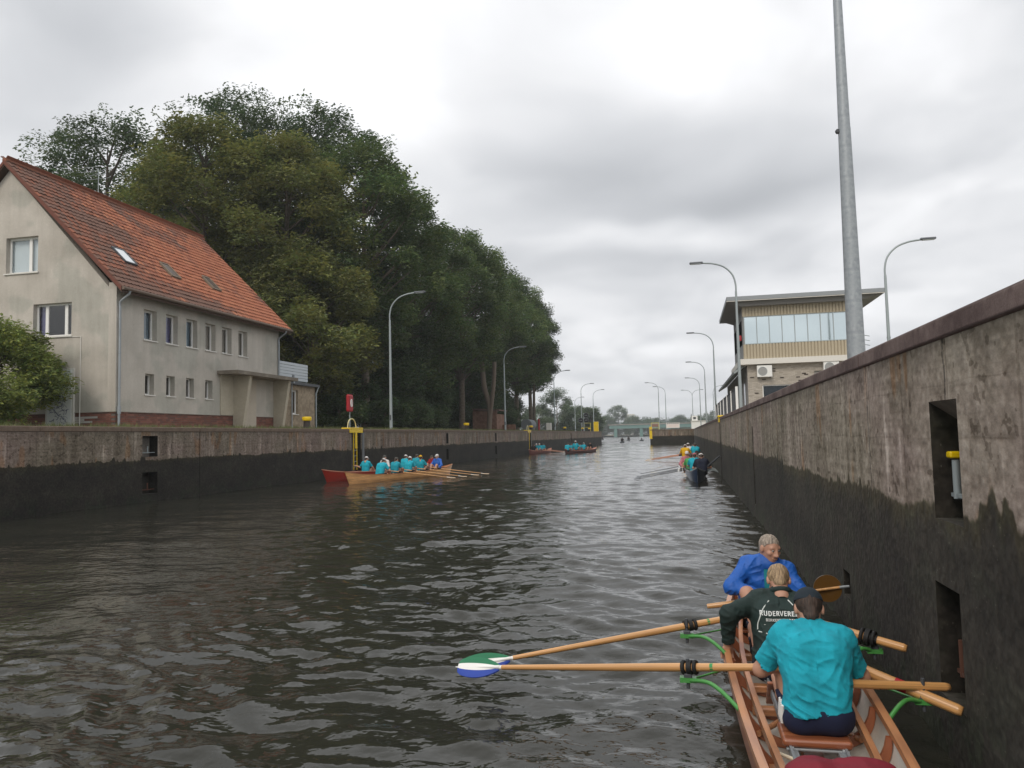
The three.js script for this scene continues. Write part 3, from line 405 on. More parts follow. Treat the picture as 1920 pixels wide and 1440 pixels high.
  [[-58, 14, 9, 'far tree left of the tall rounded far tree'], [-48, 22, 9, 'tall rounded far tree left of the bridge'], [-68, 13, 10, 'far tree just right of the left wall end'], [-36, 13, 9, 'far tree behind the left end of the bridge'], [-22, 11, 9, 'far tree under the twin chimneys'], [-4, 13, 9, 'far tree at the right end of the bridge'], [9, 12, 9, 'far tree behind the white notice board'], [22, 16, 10, 'far tree behind the cross wall lamps'], [34, 14, 9, 'far tree beside the white hut'], [45, 22, 9, 'far tree right of the white hut']].forEach(([x, H, R, l], i) => tree('distant_tree', l, [x, 0.8, -560 - (i % 3) * 12], H * 1.05, R, 0.2, GREEN.far, 18, 60, 870 + i, 'trees on the far bank', 2.6));
  // a far wood closes the horizon on both sides
  rnd = srnd(60); const N = 5200, im = new THREE.InstancedMesh(leafG, leafM, N), m = new THREE.Matrix4(), q = new THREE.Quaternion(), c = new THREE.Color();
  for (let i = 0; i < N; i++) { const x = rr(-420, 420), hh = 9 + 7 * vn(x * 0.06, 2, 4), z = -600 - 0.1 * Math.abs(x) - rr(0, 12), s = rr(3.5, 6); q.setFromEuler(new THREE.Euler(rr(-0.5, 0.5), rr(0, 6.28), 0)); m.compose(V(x, 0.8 + hh * Math.pow(rnd(), 0.7), z), q, V(s, s, s)); im.setMatrixAt(i, m); const f = rr(0.7, 1.3); im.setColorAt(i, c.setRGB(0.05 * f, 0.085 * f, 0.045 * f)); }
  im.name = 'far_woodland'; im.userData = { kind: 'stuff', label: 'far belt of trees along the horizon', category: 'woodland' }; im.castShadow = im.receiveShadow = true; scene.add(im);
  // grass and weeds on the quay edge behind the coping
  const NG = 14000, gg = new THREE.BufferGeometry(); { const P = []; rnd = srnd(61); for (let i = 0; i < 9; i++) { const a = rr(0, 6.28), l = rr(0.08, 0.22), x = rr(-0.1, 0.1), z = rr(-0.1, 0.1); P.push(x - 0.006, 0, z, x + 0.006, 0, z, x + Math.cos(a) * 0.07, l, z + Math.sin(a) * 0.07); } gg.setAttribute('position', new THREE.Float32BufferAttribute(P, 3)); gg.computeVertexNormals(); }
  const gi = new THREE.InstancedMesh(gg, std(0xffffff, 0.9, { side: THREE.DoubleSide }), NG); let k = 0;
  while (k < NG) { const z = -rr(14, 120), x = rnd() < 0.25 ? -18.55 + 0.0136 * -z - rr(0, 0.35) : rr(-34, -21.5); if (x < -22 && z < -26.3 && z > -43.8 && x > -33) continue; const s = rr(0.5, 1.5); q.setFromEuler(new THREE.Euler(0, rr(0, 6.28), 0)); m.compose(V(x, G, z), q, V(s, s, s)); gi.setMatrixAt(k, m); const f = rr(0.7, 1.3); gi.setColorAt(k++, c.setRGB(0.11 * f, 0.125 * f, 0.045 * f)); }
  gi.name = 'grass'; gi.userData = { kind: 'stuff', label: 'rough grass along the left quay', category: 'grass' }; gi.castShadow = gi.receiveShadow = true; scene.add(gi);
}

// ---------------------------------------------------------------- lamps and mast
const lampBase = (() => {
  const t = thing('street_lamp', '', 'street lamp', [0, 0, 0], 0, 'curved arm lamps along the lock');
  mesh('pole', merge([bar([0, 0, 0], [0, 7.6, 0], 0.11, 0.065, 10), bar([0, 0, 0], [0, 0.06, 0], 0.17, 0.17, 10), bar([0, 4.2, 0], [0, 4.28, 0], 0.1, 0.1, 10)]), M.lampGrey, t);
  mesh('arm', tube([[0, 7.5, 0], [0, 8.0, 0], [0.16, 8.6, 0], [0.62, 9.1, 0], [1.2, 9.33, 0], [1.9, 9.42, 0]], 0.05, 8, 30), M.lampGrey, t);
  const l = mesh('luminaire', rbox(0.78, 0.12, 0.26, 0.05, 2.2, 9.44, 0), std(0x5d6266, 0.5), t); mesh('lens', box(0.6, 0.02, 0.2, 2.22, 9.375, 0), std(0xb9c0c2, 0.3), l);
  mesh('access_door', rbox(0.1, 0.36, 0.03, 0.01, 0, 0.9, 0.1), M.darkGrey, t);
  return t;
})();
[[[-19.6, -49.5], 0, 'curved lamp standing in front of the large trees on the left quay'], [[-19.6, -83.8], 0, 'curved lamp beside the brick ruin on the left quay'], [[-19.6, -117.5], 0, 'curved lamp just past the tree row on the left quay'], [[-19.7, -150], 0, 'curved lamp carrying the round signal boards side of the gate'], [[-19.9, -172], 0, 'curved lamp above the yellow gate post'], [[-28.4, -203], 0, 'lowest looking curved lamp behind the signal boards'],
  [[3.2, -46.4], Math.PI, 'curved lamp in front of the control tower'], [[3.06, -79.2], Math.PI, 'second curved lamp from the tower on the right quay'], [[2.98, -112], Math.PI, 'third curved lamp from the tower on the right quay'], [[2.85, -144.6], Math.PI, 'farthest left facing lamp on the right quay'], [[10.8, -44.3], 0, 'curved lamp facing right beside the tall mast'],
  [[-4.9, -154], Math.PI, 'left lamp of the pair on the cross wall'], [[-3.9, -168], Math.PI, 'right lamp of the pair on the cross wall'], [[6.2, -172], 0, 'right facing lamp near the tower railing']].forEach(([[x, z], r, l], i) => { if (!i) { lampBase.position.set(x, QL - 0.02, z); lampBase.rotation.y = r; lampBase.userData.label = l; } else copy(lampBase, [x, QL - 0.02, z], r, l); });
{ const d = copy(lampBase, [1.9, QL - 0.02, -186], Math.PI, 'double armed lamp beside the white hut'); const a = d.children.find(o => o.name === 'arm').clone(); a.rotation.y = Math.PI; d.add(a); const l = d.children.find(o => o.name === 'luminaire').clone(); l.rotation.y = Math.PI; d.add(l); delete d.userData.group;
  const m = thing('tall_mast', 'tall tapering galvanised steel mast rising out of frame behind the right wall', 'mast', [3.82, QR - 0.03, -18.5]);
  mesh('shaft', muv(merge([bar([0, 0, 0], [0, 6.3, 0], 0.205, 0.135, 20), bar([0, 6.28, 0], [0, 15, 0], 0.13, 0.035, 20)]), 1.4), M.galv, m); mesh('base_flange', bar([0, 0, 0], [0, 0.05, 0], 0.34, 0.34, 20), M.galv, m);
  mesh('collar_bolt', merge([rbox(0.07, 0.1, 0.1, 0.02, -0.15, 6.23, 0.02), bar([-0.2, 6.23, 0.02], [-0.1, 6.23, 0.02], 0.03)]), M.darkGrey, m); }

// ---------------------------------------------------------------- control tower
{
  const t = thing('control_tower', 'lock control tower with a band of windows and flat overhanging roof', 'control tower', [0, 0, 0]);
  const G = QR - 0.03, x0 = 3.95, x1 = 11.25, z0 = -52.8, z1 = -61.5;
  const bt = tex(512, 512, (u, v, i, j) => { const row = Math.floor(v * 32), o = (row % 2) * 0.5, bx = Math.floor(u * 10 + o), h = hash2(bx, row, 7), fu = (u * 10 + o) % 1, fv = (v * 32) % 1, mort = fu < 0.05 || fv < 0.14, f = 26 * (h - 0.5) + 14 * (hash2(i, j, 3) - 0.5); return mort ? [150, 144, 134] : [172 + f, 164 + f, 152 + f]; });
  const brick = std(0xffffff, 0.9, { map: rep(bt, 1 / 2.5, 1 / 2.4) }), clad = std(0xb0a58e, 0.75), edge = std(0xd8d5cd, 0.7), soff = std(0x8d8b88, 0.8);
  const hp = (a, b, c, d) => new THREE.Path([[a, c], [b, c], [b, d], [a, d]].map(q => new THREE.Vector2(...q)));
  const fr = new THREE.Shape([[x0 + 0.2, G], [x1 + 1.5, G], [x1 + 1.5, 6.25], [x0 + 0.2, 6.25]].map(q => new THREE.Vector2(...q))); fr.holes.push(hp(5.05, 7.3, 3.3, 4.9)); fr.holes.push(hp(8.3, 9.6, 4.2, 5.7));
  mesh('front_wall', new THREE.ExtrudeGeometry(fr, { depth: 0.3, bevelEnabled: false }).translate(0, 0, z0 - 0.3), brick, t);
  mesh('side_wall', muv(b2(x0 + 0.2, x0 + 0.5, G, 6.25, z0 - 0.302, z1 - 16)), std(0xffffff, 0.9, { map: rep(mottled([150, 148, 144], 14, 256, 95), 0.4, 0.4) }), t); mesh('far_side_wall', muv(b2(x1 + 1.2, x1 + 1.5, G, 6.25, z0 - 0.302, z1)), brick, t); mesh('rear_wall', muv(b2(x0 + 0.52, x1 + 1.18, G, 6.25, z1, z1 - 0.3)), brick, t);
  rnd = srnd(17); for (let i = 0; i < 17; i++) { const r = Math.floor(rr(0, 26)), y = 4.3 + r * 0.0745, x = 4.3 + Math.floor(rr(0, 20)) * 0.25 + (r % 2) * 0.125; if (y > 6.1 || (x > 4.8 && x < 7.4 && y < 5)) continue; mesh('dark_brick', box(0.24, 0.062, 0.05, x, y, z0 + 0.0), std(0x3c342e, 0.9), t); }
  const w = mesh('window', merge([b2(5.05, 7.3, 4.83, 4.9, z0 - 0.16, z0 - 0.08), b2(5.05, 5.12, 3.3, 4.83, z0 - 0.16, z0 - 0.079), b2(7.23, 7.3, 3.3, 4.83, z0 - 0.16, z0 - 0.079)]), M.white, t); mesh('pane', b2(5.12, 7.23, 3.3, 4.83, z0 - 0.13, z0 - 0.124), new THREE.MeshPhysicalMaterial({ color: 0x1c252c, roughness: 0.06 }), w); mesh('notice', b2(6.15, 6.8, 4.2, 4.5, z0 - 0.12, z0 - 0.116), M.white, w);
  const w2 = mesh('window', b2(8.3, 9.6, 4.2, 5.7, z0 - 0.14, z0 - 0.1), std(0x8c8a84, 0.5), t); w2.userData.label = 'grey shuttered window';
  // oversailing upper storey
  mesh('floor_slab', b2(x0 - 0.3, x1 + 0.3, 6.255, 6.62, z0 + 0.45, z1), edge, t);
  const ux0 = x0, ux1 = x1, uz = z0 + 0.2, rib = (a, b, y0, y1) => { const g = [b2(a, b, y0, y1, uz - 0.06, uz - 0.14)]; for (let x = a + 0.05; x < b; x += 0.2) g.push(b2(x, x + 0.13, y0, y1, uz + 0.02, uz - 0.06)); return merge(g); };
  stuff(mesh('cladding_ribs', rib(ux0, ux1, 6.625, 7.6), clad, t)); stuff(mesh('cladding_ribs', rib(ux0, ux1, 9.45, 10.2), clad, t));
  const gl = new THREE.MeshPhysicalMaterial({ color: 0xd8e4e6, roughness: 0.05, metalness: 0.9 });
  for (let i = 0; i < 9; i++) { const a = ux0 + 0.08 + i * 0.79, p = mesh('window', merge([b2(a, a + 0.05, 7.6, 9.45, uz, uz - 0.1), b2(a + 0.05, a + 0.79, 7.6, 7.65, uz - 0.01, uz - 0.1), b2(a + 0.05, a + 0.79, 9.4, 9.45, uz - 0.01, uz - 0.1)]), std(0x9ea8aa, 0.5), t); mesh('pane', b2(a + 0.05, a + 0.79, 7.65, 9.4, uz - 0.05, uz - 0.06).rotateX(0), gl, p); }
  for (const [x, n] of [[ux0, -1], [ux1, 1]]) { mesh('side_cladding', b2(Math.min(x, x + 0.08 * n * -1), Math.max(x, x - 0.08 * n), 6.625, 10.2, uz - 0.15, z1), std(0x8f9090, 0.7), t); mesh('side_window', b2(x + n * 0.001, x + n * 0.02, 7.7, 9.3, uz - 0.8, z1 + 0.8), gl, t); }
  mesh('upper_rear_wall', b2(ux0 + 0.1, ux1 - 0.1, 6.63, 10.2, z1 + 0.1, z1), clad, t);
  const rf = mesh('roof', b2(x0 - 1.0, x1 + 1.35, 10.42, 10.68, uz + 0.9, z1 - 1), std(0x8c9194, 0.6), t);
  mesh('soffit', (() => { const s = new THREE.Shape([[x0 - 0.98, 10.418], [x1 + 1.33, 10.418], [x1 + 0.05, 10.1], [x0 - 0.05, 10.1]].map(q => new THREE.Vector2(...q))); return new THREE.ExtrudeGeometry(s, { depth: 9.2, bevelEnabled: false }).translate(0, 0, z1 + 0.1); })(), soff, rf); mesh('fascia_trim', b2(x0 - 1.0, x1 + 1.35, 10.37, 10.416, uz + 0.88, uz + 0.8), edge, rf);
  // low side wing with sloping eave toward the lock
  mesh('wing_roof', (() => { const s = new THREE.Shape([[3.35, 5.75], [4.1, 6.22], [4.1, 6.4], [3.3, 5.9]].map(q => new THREE.Vector2(...q))); return new THREE.ExtrudeGeometry(s, { depth: 24, bevelEnabled: false }).translate(0, 0, z1 - 16); })(), M.lampGrey, t);
  mesh('wing_wall', b2(4.16, 9, G, 6.1, z1 - 0.4, z1 - 16), soff, t);
  for (const z of [-55, -58.5, -66]) { mesh('side_window', b2(4.13, 4.149, 3.6, 5.2, z, z - 1.1), new THREE.MeshPhysicalMaterial({ color: 0x2a3238, roughness: 0.1 }), t); }
  for (let i = 0; i < 3; i++) mesh('rail_bracket', bar([x1 + 0.05, 7.3 + i * 0.3, uz - 0.2], [x1 + 0.5, 7.2 + i * 0.3, uz - 0.2], 0.025), M.lampGrey, t);
  mesh('red_beacon', rbox(0.24, 0.36, 0.22, 0.04, 3.75, 8.05, uz - 0.2), M.red, t);
  const ac = (x, y, l) => { const a = thing('air_conditioner', l, 'air conditioner', [x, y, z0 + 0.22], 0, 'tower air conditioners'); mesh('casing', rbox(0.95, 0.76, 0.34, 0.03), M.white, a); mesh('fan_grille', new THREE.TorusGeometry(0.27, 0.02, 6, 24).translate(-0.12, 0, 0.175), M.lampGrey, a); mesh('fan', merge([new THREE.CylinderGeometry(0.25, 0.25, 0.01, 24).rotateX(Math.PI / 2).translate(-0.12, 0, 0.172), ...[0.08, 0.16].map(r => new THREE.TorusGeometry(r, 0.008, 5, 20).translate(-0.12, 0, 0.18))]), std(0x9a9a98, 0.7), a); mesh('bracket', merge([box(0.05, 0.05, 0.4, -0.35, -0.41, 0), box(0.05, 0.05, 0.4, 0.35, -0.41, 0)]), M.darkGrey, a); };
  ac(5.2, 5.78, 'white air conditioner on the brick front of the control tower'); ac(9.3, 5.9, 'white air conditioner peeping over the wall right of tower');
  // railing along the quay edge
  const r = thing('quay_railing', 'steel railing with white posts on the right wall before the tower', 'railing', [2.0, QR - 0.03, 0]);
  for (let z = -31; z > -52; z -= 3.4) { mesh('post', box(0.09, 1.15, 0.09, 0, 0.575, z), M.white, r); if (z - 3.4 > -52) { const b = [box(0.04, 0.05, 3.3, 0, 1.1, z - 1.7), box(0.04, 0.05, 3.3, 0, 0.15, z - 1.7)]; for (let k = 1; k < 26; k++) b.push(box(0.02, 0.95, 0.02, 0, 0.62, z - k * 0.13)); mesh('railing_panel', merge(b), M.darkGrey, r); } }
}

// ---------------------------------------------------------------- quay furniture
{
  const bol = (() => { const b = thing('mooring_bollard', '', 'bollard', [0, 0, 0], 0, 'bollards on the left quay'); mesh('post', bar([0, 0, 0], [0, 0.5, 0], 0.19, 0.17, 16), std(0x3c3530, 0.8), b); mesh('cap', new THREE.LatheGeometry([[0, 0.5], [0.21, 0.5], [0.25, 0.55], [0.25, 0.68], [0.22, 0.72], [0, 0.735]].map(q => new THREE.Vector2(...q)), 20), M.yellow, b); return b; })();
  [[-19.6, -37.5, 'yellow capped bollard in front of the annex'], [-19.0, -66, 'yellow capped bollard under the trees past the first lamp'], [-18.6, -93.5, 'yellow capped bollard before the grey tank'], [-18.2, -118, 'yellow capped bollard by the third left lamp'], [-18, -138, 'yellow capped bollard left of the signal boards'], [-17.8, -146, 'yellow capped bollard nearest the yellow gate post']].forEach(([x, z, l], i) => { if (!i) { bol.position.set(x, QL - 0.025, z); bol.userData.label = l; } else copy(bol, [x, QL - 0.025, z], 0, l); });
  // access ladder with yellow top plate and hoop
  const lad = (z, label) => { const x = -17.96 + 0.0136 * -z, t = thing('wall_ladder', label, 'ladder', [x, 0, z], 0, 'ladders in the lock walls');
    mesh('top_plate', rbox(0.5, 0.07, 1.7, 0.02, -0.2, QL + 0.04, 0), M.yellow, t); mesh('edge_plate', b2(0.012, 0.03, QL - 0.2, QL + 0.02, -0.85, 0.85), M.yellow, t);
    mesh('hoop', tube([[-0.1, QL + 0.05, 0.85], [-0.1, QL + 0.42, 0.7], [-0.1, QL + 0.55, 0.3], [-0.1, QL + 0.4, -0.1], [-0.1, QL + 0.05, -0.25]], 0.03), std(0xd8cf9a, 0.6), t);
    mesh('side_rail', merge([bar([-0.06, 0.3, 0.2], [-0.06, QL + 0.02, 0.2], 0.03), bar([-0.06, 0.3, -0.22], [-0.06, QL + 0.02, -0.22], 0.03), b2(-0.02, 0.02, 1.45, QL, 0.1, -0.12)]), M.yellow, t);
    for (let y = 0.45; y < QL; y += 0.3) mesh('rung', bar([-0.06, y, 0.2], [-0.06, y, -0.22], 0.016), M.lampGrey, t);
    mesh('rubbing_strip', b2(-0.05, 0.05, -0.3, 2.3, -0.75, -1.0), std(0x6d6f70, 0.8), t); };
  lad(-38.9, 'yellow topped ladder set in the left wall near the rowers'); lad(-83.5, 'far yellow topped ladder beyond the second lamp');
  { const t = thing('wall_ladder', 'yellow topped ladder slot in the right wall', 'ladder', [1.43, 0, -33.7], 0, 'ladders in the lock walls'); mesh('top_plate', rbox(0.4, 0.08, 0.9, 0.02, 0.12, QR + 0.03, 0), M.yellow, t); mesh('edge_plate', b2(-0.05, -0.01, QR - 0.22, QR + 0.04, -0.4, 0.4), M.yellow, t); }
  { const t = thing('lifebuoy_box', 'red lifebuoy box on a thin post beside the left ladder', 'lifebuoy box', [-19.2, QL - 0.025, -42]); mesh('post', bar([0, 0, 0], [0, 1.2, 0], 0.035), M.lampGrey, t); mesh('casing', rbox(0.22, 1.02, 0.62, 0.1, 0, 1.6, 0).rotateY(0), M.red, t);
    const ring = new THREE.TorusGeometry(0.17, 0.03, 8, 24).scale(0.75, 1.2, 1); mesh('lifebuoy_symbol', merge([ring.rotateY(Math.PI / 2).translate(0.115, 1.6, 0), ring.clone().rotateY(-Math.PI / 2).translate(0, -1.6, 0).translate(0, 1.6, 0.32).scale(0.001, 0.001, 0.001).translate(0.1, 1.6, 0)]), M.white, t); mesh('sign_bar', merge([box(0.02, 0.3, 0.035, 0.115, 1.6, 0), box(0.02, 0.24, 0.03, 0.115, 1.6, 0.05)]), M.white, t); }
  { const t = thing('brick_ruin', 'brown brick shed with broken wall among the trees', 'shed', [-22.5, QL - 0.03, -90]); const m = std(0xffffff, 0.95, { map: rep(mottled([118, 88, 72], 30, 256, 97, 10), 0.4, 0.4) });
    mesh('wall', muv(merge([b2(-2.6, 0.4, 0, 2.6, 0, -0.3), b2(0.1, 0.4, 0, 2.2, -0.3, -4), b2(-2.6, -2.3, 0, 2.9, -0.3, -4)])), m, t); mesh('roof', muv(b2(-2.8, 0.6, 2.62, 2.75, 0.2, -4.2).rotateZ(-0.06)), std(0x6a5248, 0.9), t); mesh('low_wall', muv(b2(0.6, 2.2, 0, 0.9, -2, -2.3)), m, t); }
  { const t = thing('grey_tank', 'long grey storage tank lying past the brick shed', 'tank', [-20.8, QL - 0.03, -103]); mesh('shell', new THREE.CylinderGeometry(0.75, 0.75, 3.4, 20).rotateX(Math.PI / 2).translate(0, 0.95, 0), std(0x64696c, 0.8), t); mesh('cradle', merge([b2(-0.6, 0.6, 0, 0.5, -1.2, -1), b2(-0.6, 0.6, 0, 0.5, 1, 1.2)]), M.concrete, t); }
  { const t = thing('equipment_box', 'small white equipment cabinet beside a red post', 'cabinet', [-19.6, QL - 0.03, -112]); mesh('cabinet', rbox(0.7, 1.3, 0.6, 0.03, 0, 0.65, 0), M.offWhite, t); mesh('red_post', bar([-1.5, 0, 0], [-1.5, 1.9, 0], 0.14), M.red, t); }
  { const t = thing('signal_boards', 'three dark round signal boards on a post before the gate', 'signal', [-18.9, QL - 0.03, -147]); mesh('post', bar([0, 0, 0], [0, 3.6, 0], 0.08), M.lampGrey, t); for (const [x, y] of [[-0.55, 2.2], [0.45, 2.2], [0.45, 3.15]]) { const d = mesh('signal_disc', new THREE.CylinderGeometry(0.48, 0.48, 0.12, 24).rotateX(Math.PI / 2).translate(x, y, 0.12), M.black, t); mesh('rim', new THREE.TorusGeometry(0.46, 0.03, 6, 24).translate(x, y, 0.19), std(0x6c7074, 0.6), d); mesh('lamp', merge([new THREE.SphereGeometry(0.08, 10, 8).translate(x - 0.16, y, 0.19), new THREE.SphereGeometry(0.08, 10, 8).translate(x + 0.16, y, 0.19)]), std(0x8a9094, 0.3), d); } }
  { const t = thing('gate_post', 'bright yellow gate post at the end of the left wall', 'gate post', [-16.8, QL - 0.03, -149]); mesh('post', rbox(0.9, 1.9, 0.7, 0.05, 0, 0.95, 0), M.yellow, t); mesh('frame', merge([box(0.08, 1.7, 0.08, -2.4, 0.85, 0), box(0.08, 1.7, 0.08, -1.1, 0.85, 0), box(1.4, 0.08, 0.08, -1.75, 1.7, 0), box(1.4, 0.08, 0.08, -1.75, 0.9, 0)]), std(0xc4b94e, 0.6), t); mesh('gate_leaf', b2(-1.5, 0.8, -4, -0.2, -0.9, -1.2), M.darkGrey, t); }
  { const t = thing('footbridge_rail', 'pale railing with panels over the cross wall end', 'railing', [-5.3, QR - 0.03, -135]); mesh('frame', merge([box(0.09, 1.2, 0.09, -0.4, 0.6, 0), box(0.09, 1.2, 0.09, 0.9, 0.6, 0), box(1.4, 0.09, 0.09, 0.25, 1.18, 0), box(1.4, 0.06, 0.06, 0.25, 0.3, 0)]), std(0xcfc46a, 0.6), t); mesh('panel', box(1.1, 0.5, 0.04, 0.25, 0.75, 0), std(0x8a6a5c, 0.7), t); }
  { const c = document.createElement('canvas'); c.width = 256; c.height = 96; const x = c.getContext('2d'); x.fillStyle = '#e6e2dc'; x.fillRect(0, 0, 256, 96); x.fillStyle = '#3a3a40'; for (let i = 0; i < 6; i++) x.fillRect(14 + i * 40, 6, 24, 18); x.fillStyle = '#c98f8c'; for (let r = 0; r < 4; r++) for (let i = 0; i < 9; i++) x.fillRect(20 + i * 25, 34 + r * 14, 17, 5); const tx = new THREE.CanvasTexture(c); tx.colorSpace = THREE.SRGBColorSpace;
    const t = thing('notice_board', 'wide white notice board with faint red lines on the cross wall', 'sign', [-2.1, QR - 0.03, -140]); mesh('board', box(2.3, 0.9, 0.06, 0, 0.75, 0), std(0xffffff, 0.7, { map: tx }), t); mesh('post', merge([box(0.08, 0.4, 0.05, -0.9, 0.2, -0.06), box(0.08, 0.4, 0.05, 0.9, 0.2, -0.06)]), M.lampGrey, t); }
  { const t = thing('white_hut', 'small white hut with a smaller box on top near the right wall', 'hut', [2.2, QR - 0.03, -152]); mesh('wall', muv(b2(-1, 1.9, 0, 1.55, 0, -3)), M.white, t); mesh('roof', b2(-1.15, 2.05, 1.552, 1.66, 0.15, -3.15), M.offWhite, t); mesh('roof_box', b2(-0.9, 0.2, 1.662, 2.6, -0.3, -1.3), M.white, t); mesh('window', b2(-0.6, -0.1, 1.95, 2.35, -0.29, -0.25), M.darkGrey, t); mesh('pipe', bar([-0.95, 1.6, -1], [-0.95, 3, -1], 0.06), M.darkGrey, t); }
  { const t = thing('river_bridge', 'low green girder bridge across the river far beyond the gate', 'bridge', [-19.5, 0, -520]); const m = std(0x5c7f78, 0.7); mesh('girder', box(60, 2.2, 6, 0, 6.6, 0), m, t); mesh('deck', box(62, 0.5, 7, 0, 8.1, 0), M.concrete, t); for (const x of [-26, -9, 9, 26]) mesh('pier', box(2, 6, 5, x, 2.4, 0), m, t); mesh('railing', merge([box(62, 0.08, 0.08, 0, 9.5, 3.3), ...Array.from({ length: 31 }, (_, i) => box(0.1, 1.2, 0.1, -30 + i * 2, 8.95, 3.3))]), m, t); }
  const ch = (x, l) => { const t = thing('far_chimney', l, 'chimney', [x, 0, -820], 0, 'twin chimneys'); mesh('shaft', bar([0, 0, 0], [0, 22, 0], 2.9, 2.1, 12), std(0xa8a8a6, 0.9), t); mesh('rim', bar([0, 21.3, 0], [0, 22.6, 0], 3, 3, 12), M.offWhite, t); }; ch(-59.4, 'left one of the two pale chimneys on the horizon'); ch(-53.9, 'right one of the two pale chimneys on the horizon');
  tag(mesh('brick_chimney', bar([-92.5, 0, -600], [-92.5, 20.5, -600], 2.2, 1.6, 10), std(0x4e4a48, 0.9)), 'thin dark chimney above the trees behind the third lamp', 'chimney');
}

// ---------------------------------------------------------------- bodies: distance fields meshed with surface nets
function surfaceNet(f, lo, hi, cell) {
  const n = [0, 1, 2].map(k => Math.ceil((hi[k] - lo[k]) / cell) + 2), [nx, ny, nz] = n, F = new Float32Array(nx * ny * nz), id = (i, j, k) => i + nx * (j + ny * k);
  for (let k = 0; k < nz; k++) for (let j = 0; j < ny; j++) for (let i = 0; i < nx; i++) F[id(i, j, k)] = f(lo[0] + i * cell, lo[1] + j * cell, lo[2] + k * cell);
  const vid = new Int32Array(nx * ny * nz).fill(-1), pos = [], idx = [];
  for (let k = 0; k < nz - 1; k++) for (let j = 0; j < ny - 1; j++) for (let i = 0; i < nx - 1; i++) {
    let m = 0; for (let c = 0; c < 8; c++) if (F[id(i + (c & 1), j + (c >> 1 & 1), k + (c >> 2))] < 0) m |= 1 << c;
    if (!m || m === 255) continue; let x = 0, y = 0, z = 0, q = 0;
    for (let c = 0; c < 8; c++) for (let b = 1; b < 8; b <<= 1) if (!(c & b)) { const d = c | b; if ((m >> c & 1) !== (m >> d & 1)) { const a = F[id(i + (c & 1), j + (c >> 1 & 1), k + (c >> 2))], e = F[id(i + (d & 1), j + (d >> 1 & 1), k + (d >> 2))], t = a / (a - e); x += (c & 1) + (b === 1 ? t : 0); y += (c >> 1 & 1) + (b === 2 ? t : 0); z += (c >> 2) + (b === 4 ? t : 0); q++; } }
    vid[id(i, j, k)] = pos.length / 3; pos.push(lo[0] + (i + x / q) * cell, lo[1] + (j + y / q) * cell, lo[2] + (k + z / q) * cell);
  }
  const quad = (a, b, c, d, fl) => { if (a < 0 || b < 0 || c < 0 || d < 0) return; fl ? idx.push(a, b, c, a, c, d) : idx.push(a, c, b, a, d, c); };
  for (let k = 1; k < nz - 1; k++) for (let j = 1; j < ny - 1; j++) for (let i = 1; i < nx - 1; i++) {
    const s = F[id(i, j, k)] < 0;
    if (s !== F[id(i + 1, j, k)] < 0) quad(vid[id(i, j - 1, k - 1)], vid[id(i, j, k - 1)], vid[id(i, j, k)], vid[id(i, j - 1, k)], s);
    if (s !== F[id(i, j + 1, k)] < 0) quad(vid[id(i - 1, j, k - 1)], vid[id(i - 1, j, k)], vid[id(i, j, k)], vid[id(i, j, k - 1)], s);
    if (s !== F[id(i, j, k + 1)] < 0) quad(vid[id(i - 1, j - 1, k)], vid[id(i, j - 1, k)], vid[id(i, j, k)], vid[id(i - 1, j, k)], s);
  }
  const g = new THREE.BufferGeometry(); g.setAttribute('position', new THREE.Float32BufferAttribute(pos, 3)); g.setIndex(idx);
  const nor = new Float32Array(pos.length), e = cell * 0.5;
  for (let i = 0; i < pos.length; i += 3) { const [x, y, z] = [pos[i], pos[i + 1], pos[i + 2]], a = f(x + e, y, z) - f(x - e, y, z), b = f(x, y + e, z) - f(x, y - e, z), c = f(x, y, z + e) - f(x, y, z - e), l = Math.hypot(a, b, c) || 1; nor[i] = a / l; nor[i + 1] = b / l; nor[i + 2] = c / l; }
  g.setAttribute('normal', new THREE.BufferAttribute(nor, 3)); g.setAttribute('uv', new THREE.BufferAttribute(new Float32Array(pos.length / 3 * 2), 2)); return g;
}
const smin = (a, b, k) => { const h = Math.max(k - Math.abs(a - b), 0) / k; return Math.min(a, b) - h * h * k * 0.25; };
const cap = (a, b, ra, rb = ra, flat = 0) => { const ax = b.x - a.x, ay = b.y - a.y, az = b.z - a.z, l2 = ax * ax + ay * ay + az * az || 1e-9, l = Math.sqrt(l2); return (x, y, z) => { const px = x - a.x, py = y - a.y, pz = z - a.z, q = (px * ax + py * ay + pz * az) / l2, h = q < 0 ? 0 : q > 1 ? 1 : q, d = Math.hypot(px - h * ax, py - h * ay, pz - h * az) - (ra + (rb - ra) * h); return flat ? Math.max(d, (q - 1) * l) : d; }; };
const ell = (c, r) => (x, y, z) => { const a = (x - c.x) / r.x, b = (y - c.y) / r.y, d = (z - c.z) / r.z, k = Math.hypot(a, b, d), k2 = Math.hypot(a / r.x, b / r.y, d / r.z) || 1; return k * (k - 1) / k2; };
const blend = (fs, k) => (x, y, z) => { let d = fs[0](x, y, z); for (let i = 1; i < fs.length; i++) d = smin(d, fs[i](x, y, z), k); return d; };
const skinTint = [0.46, 0.25, 0.17];
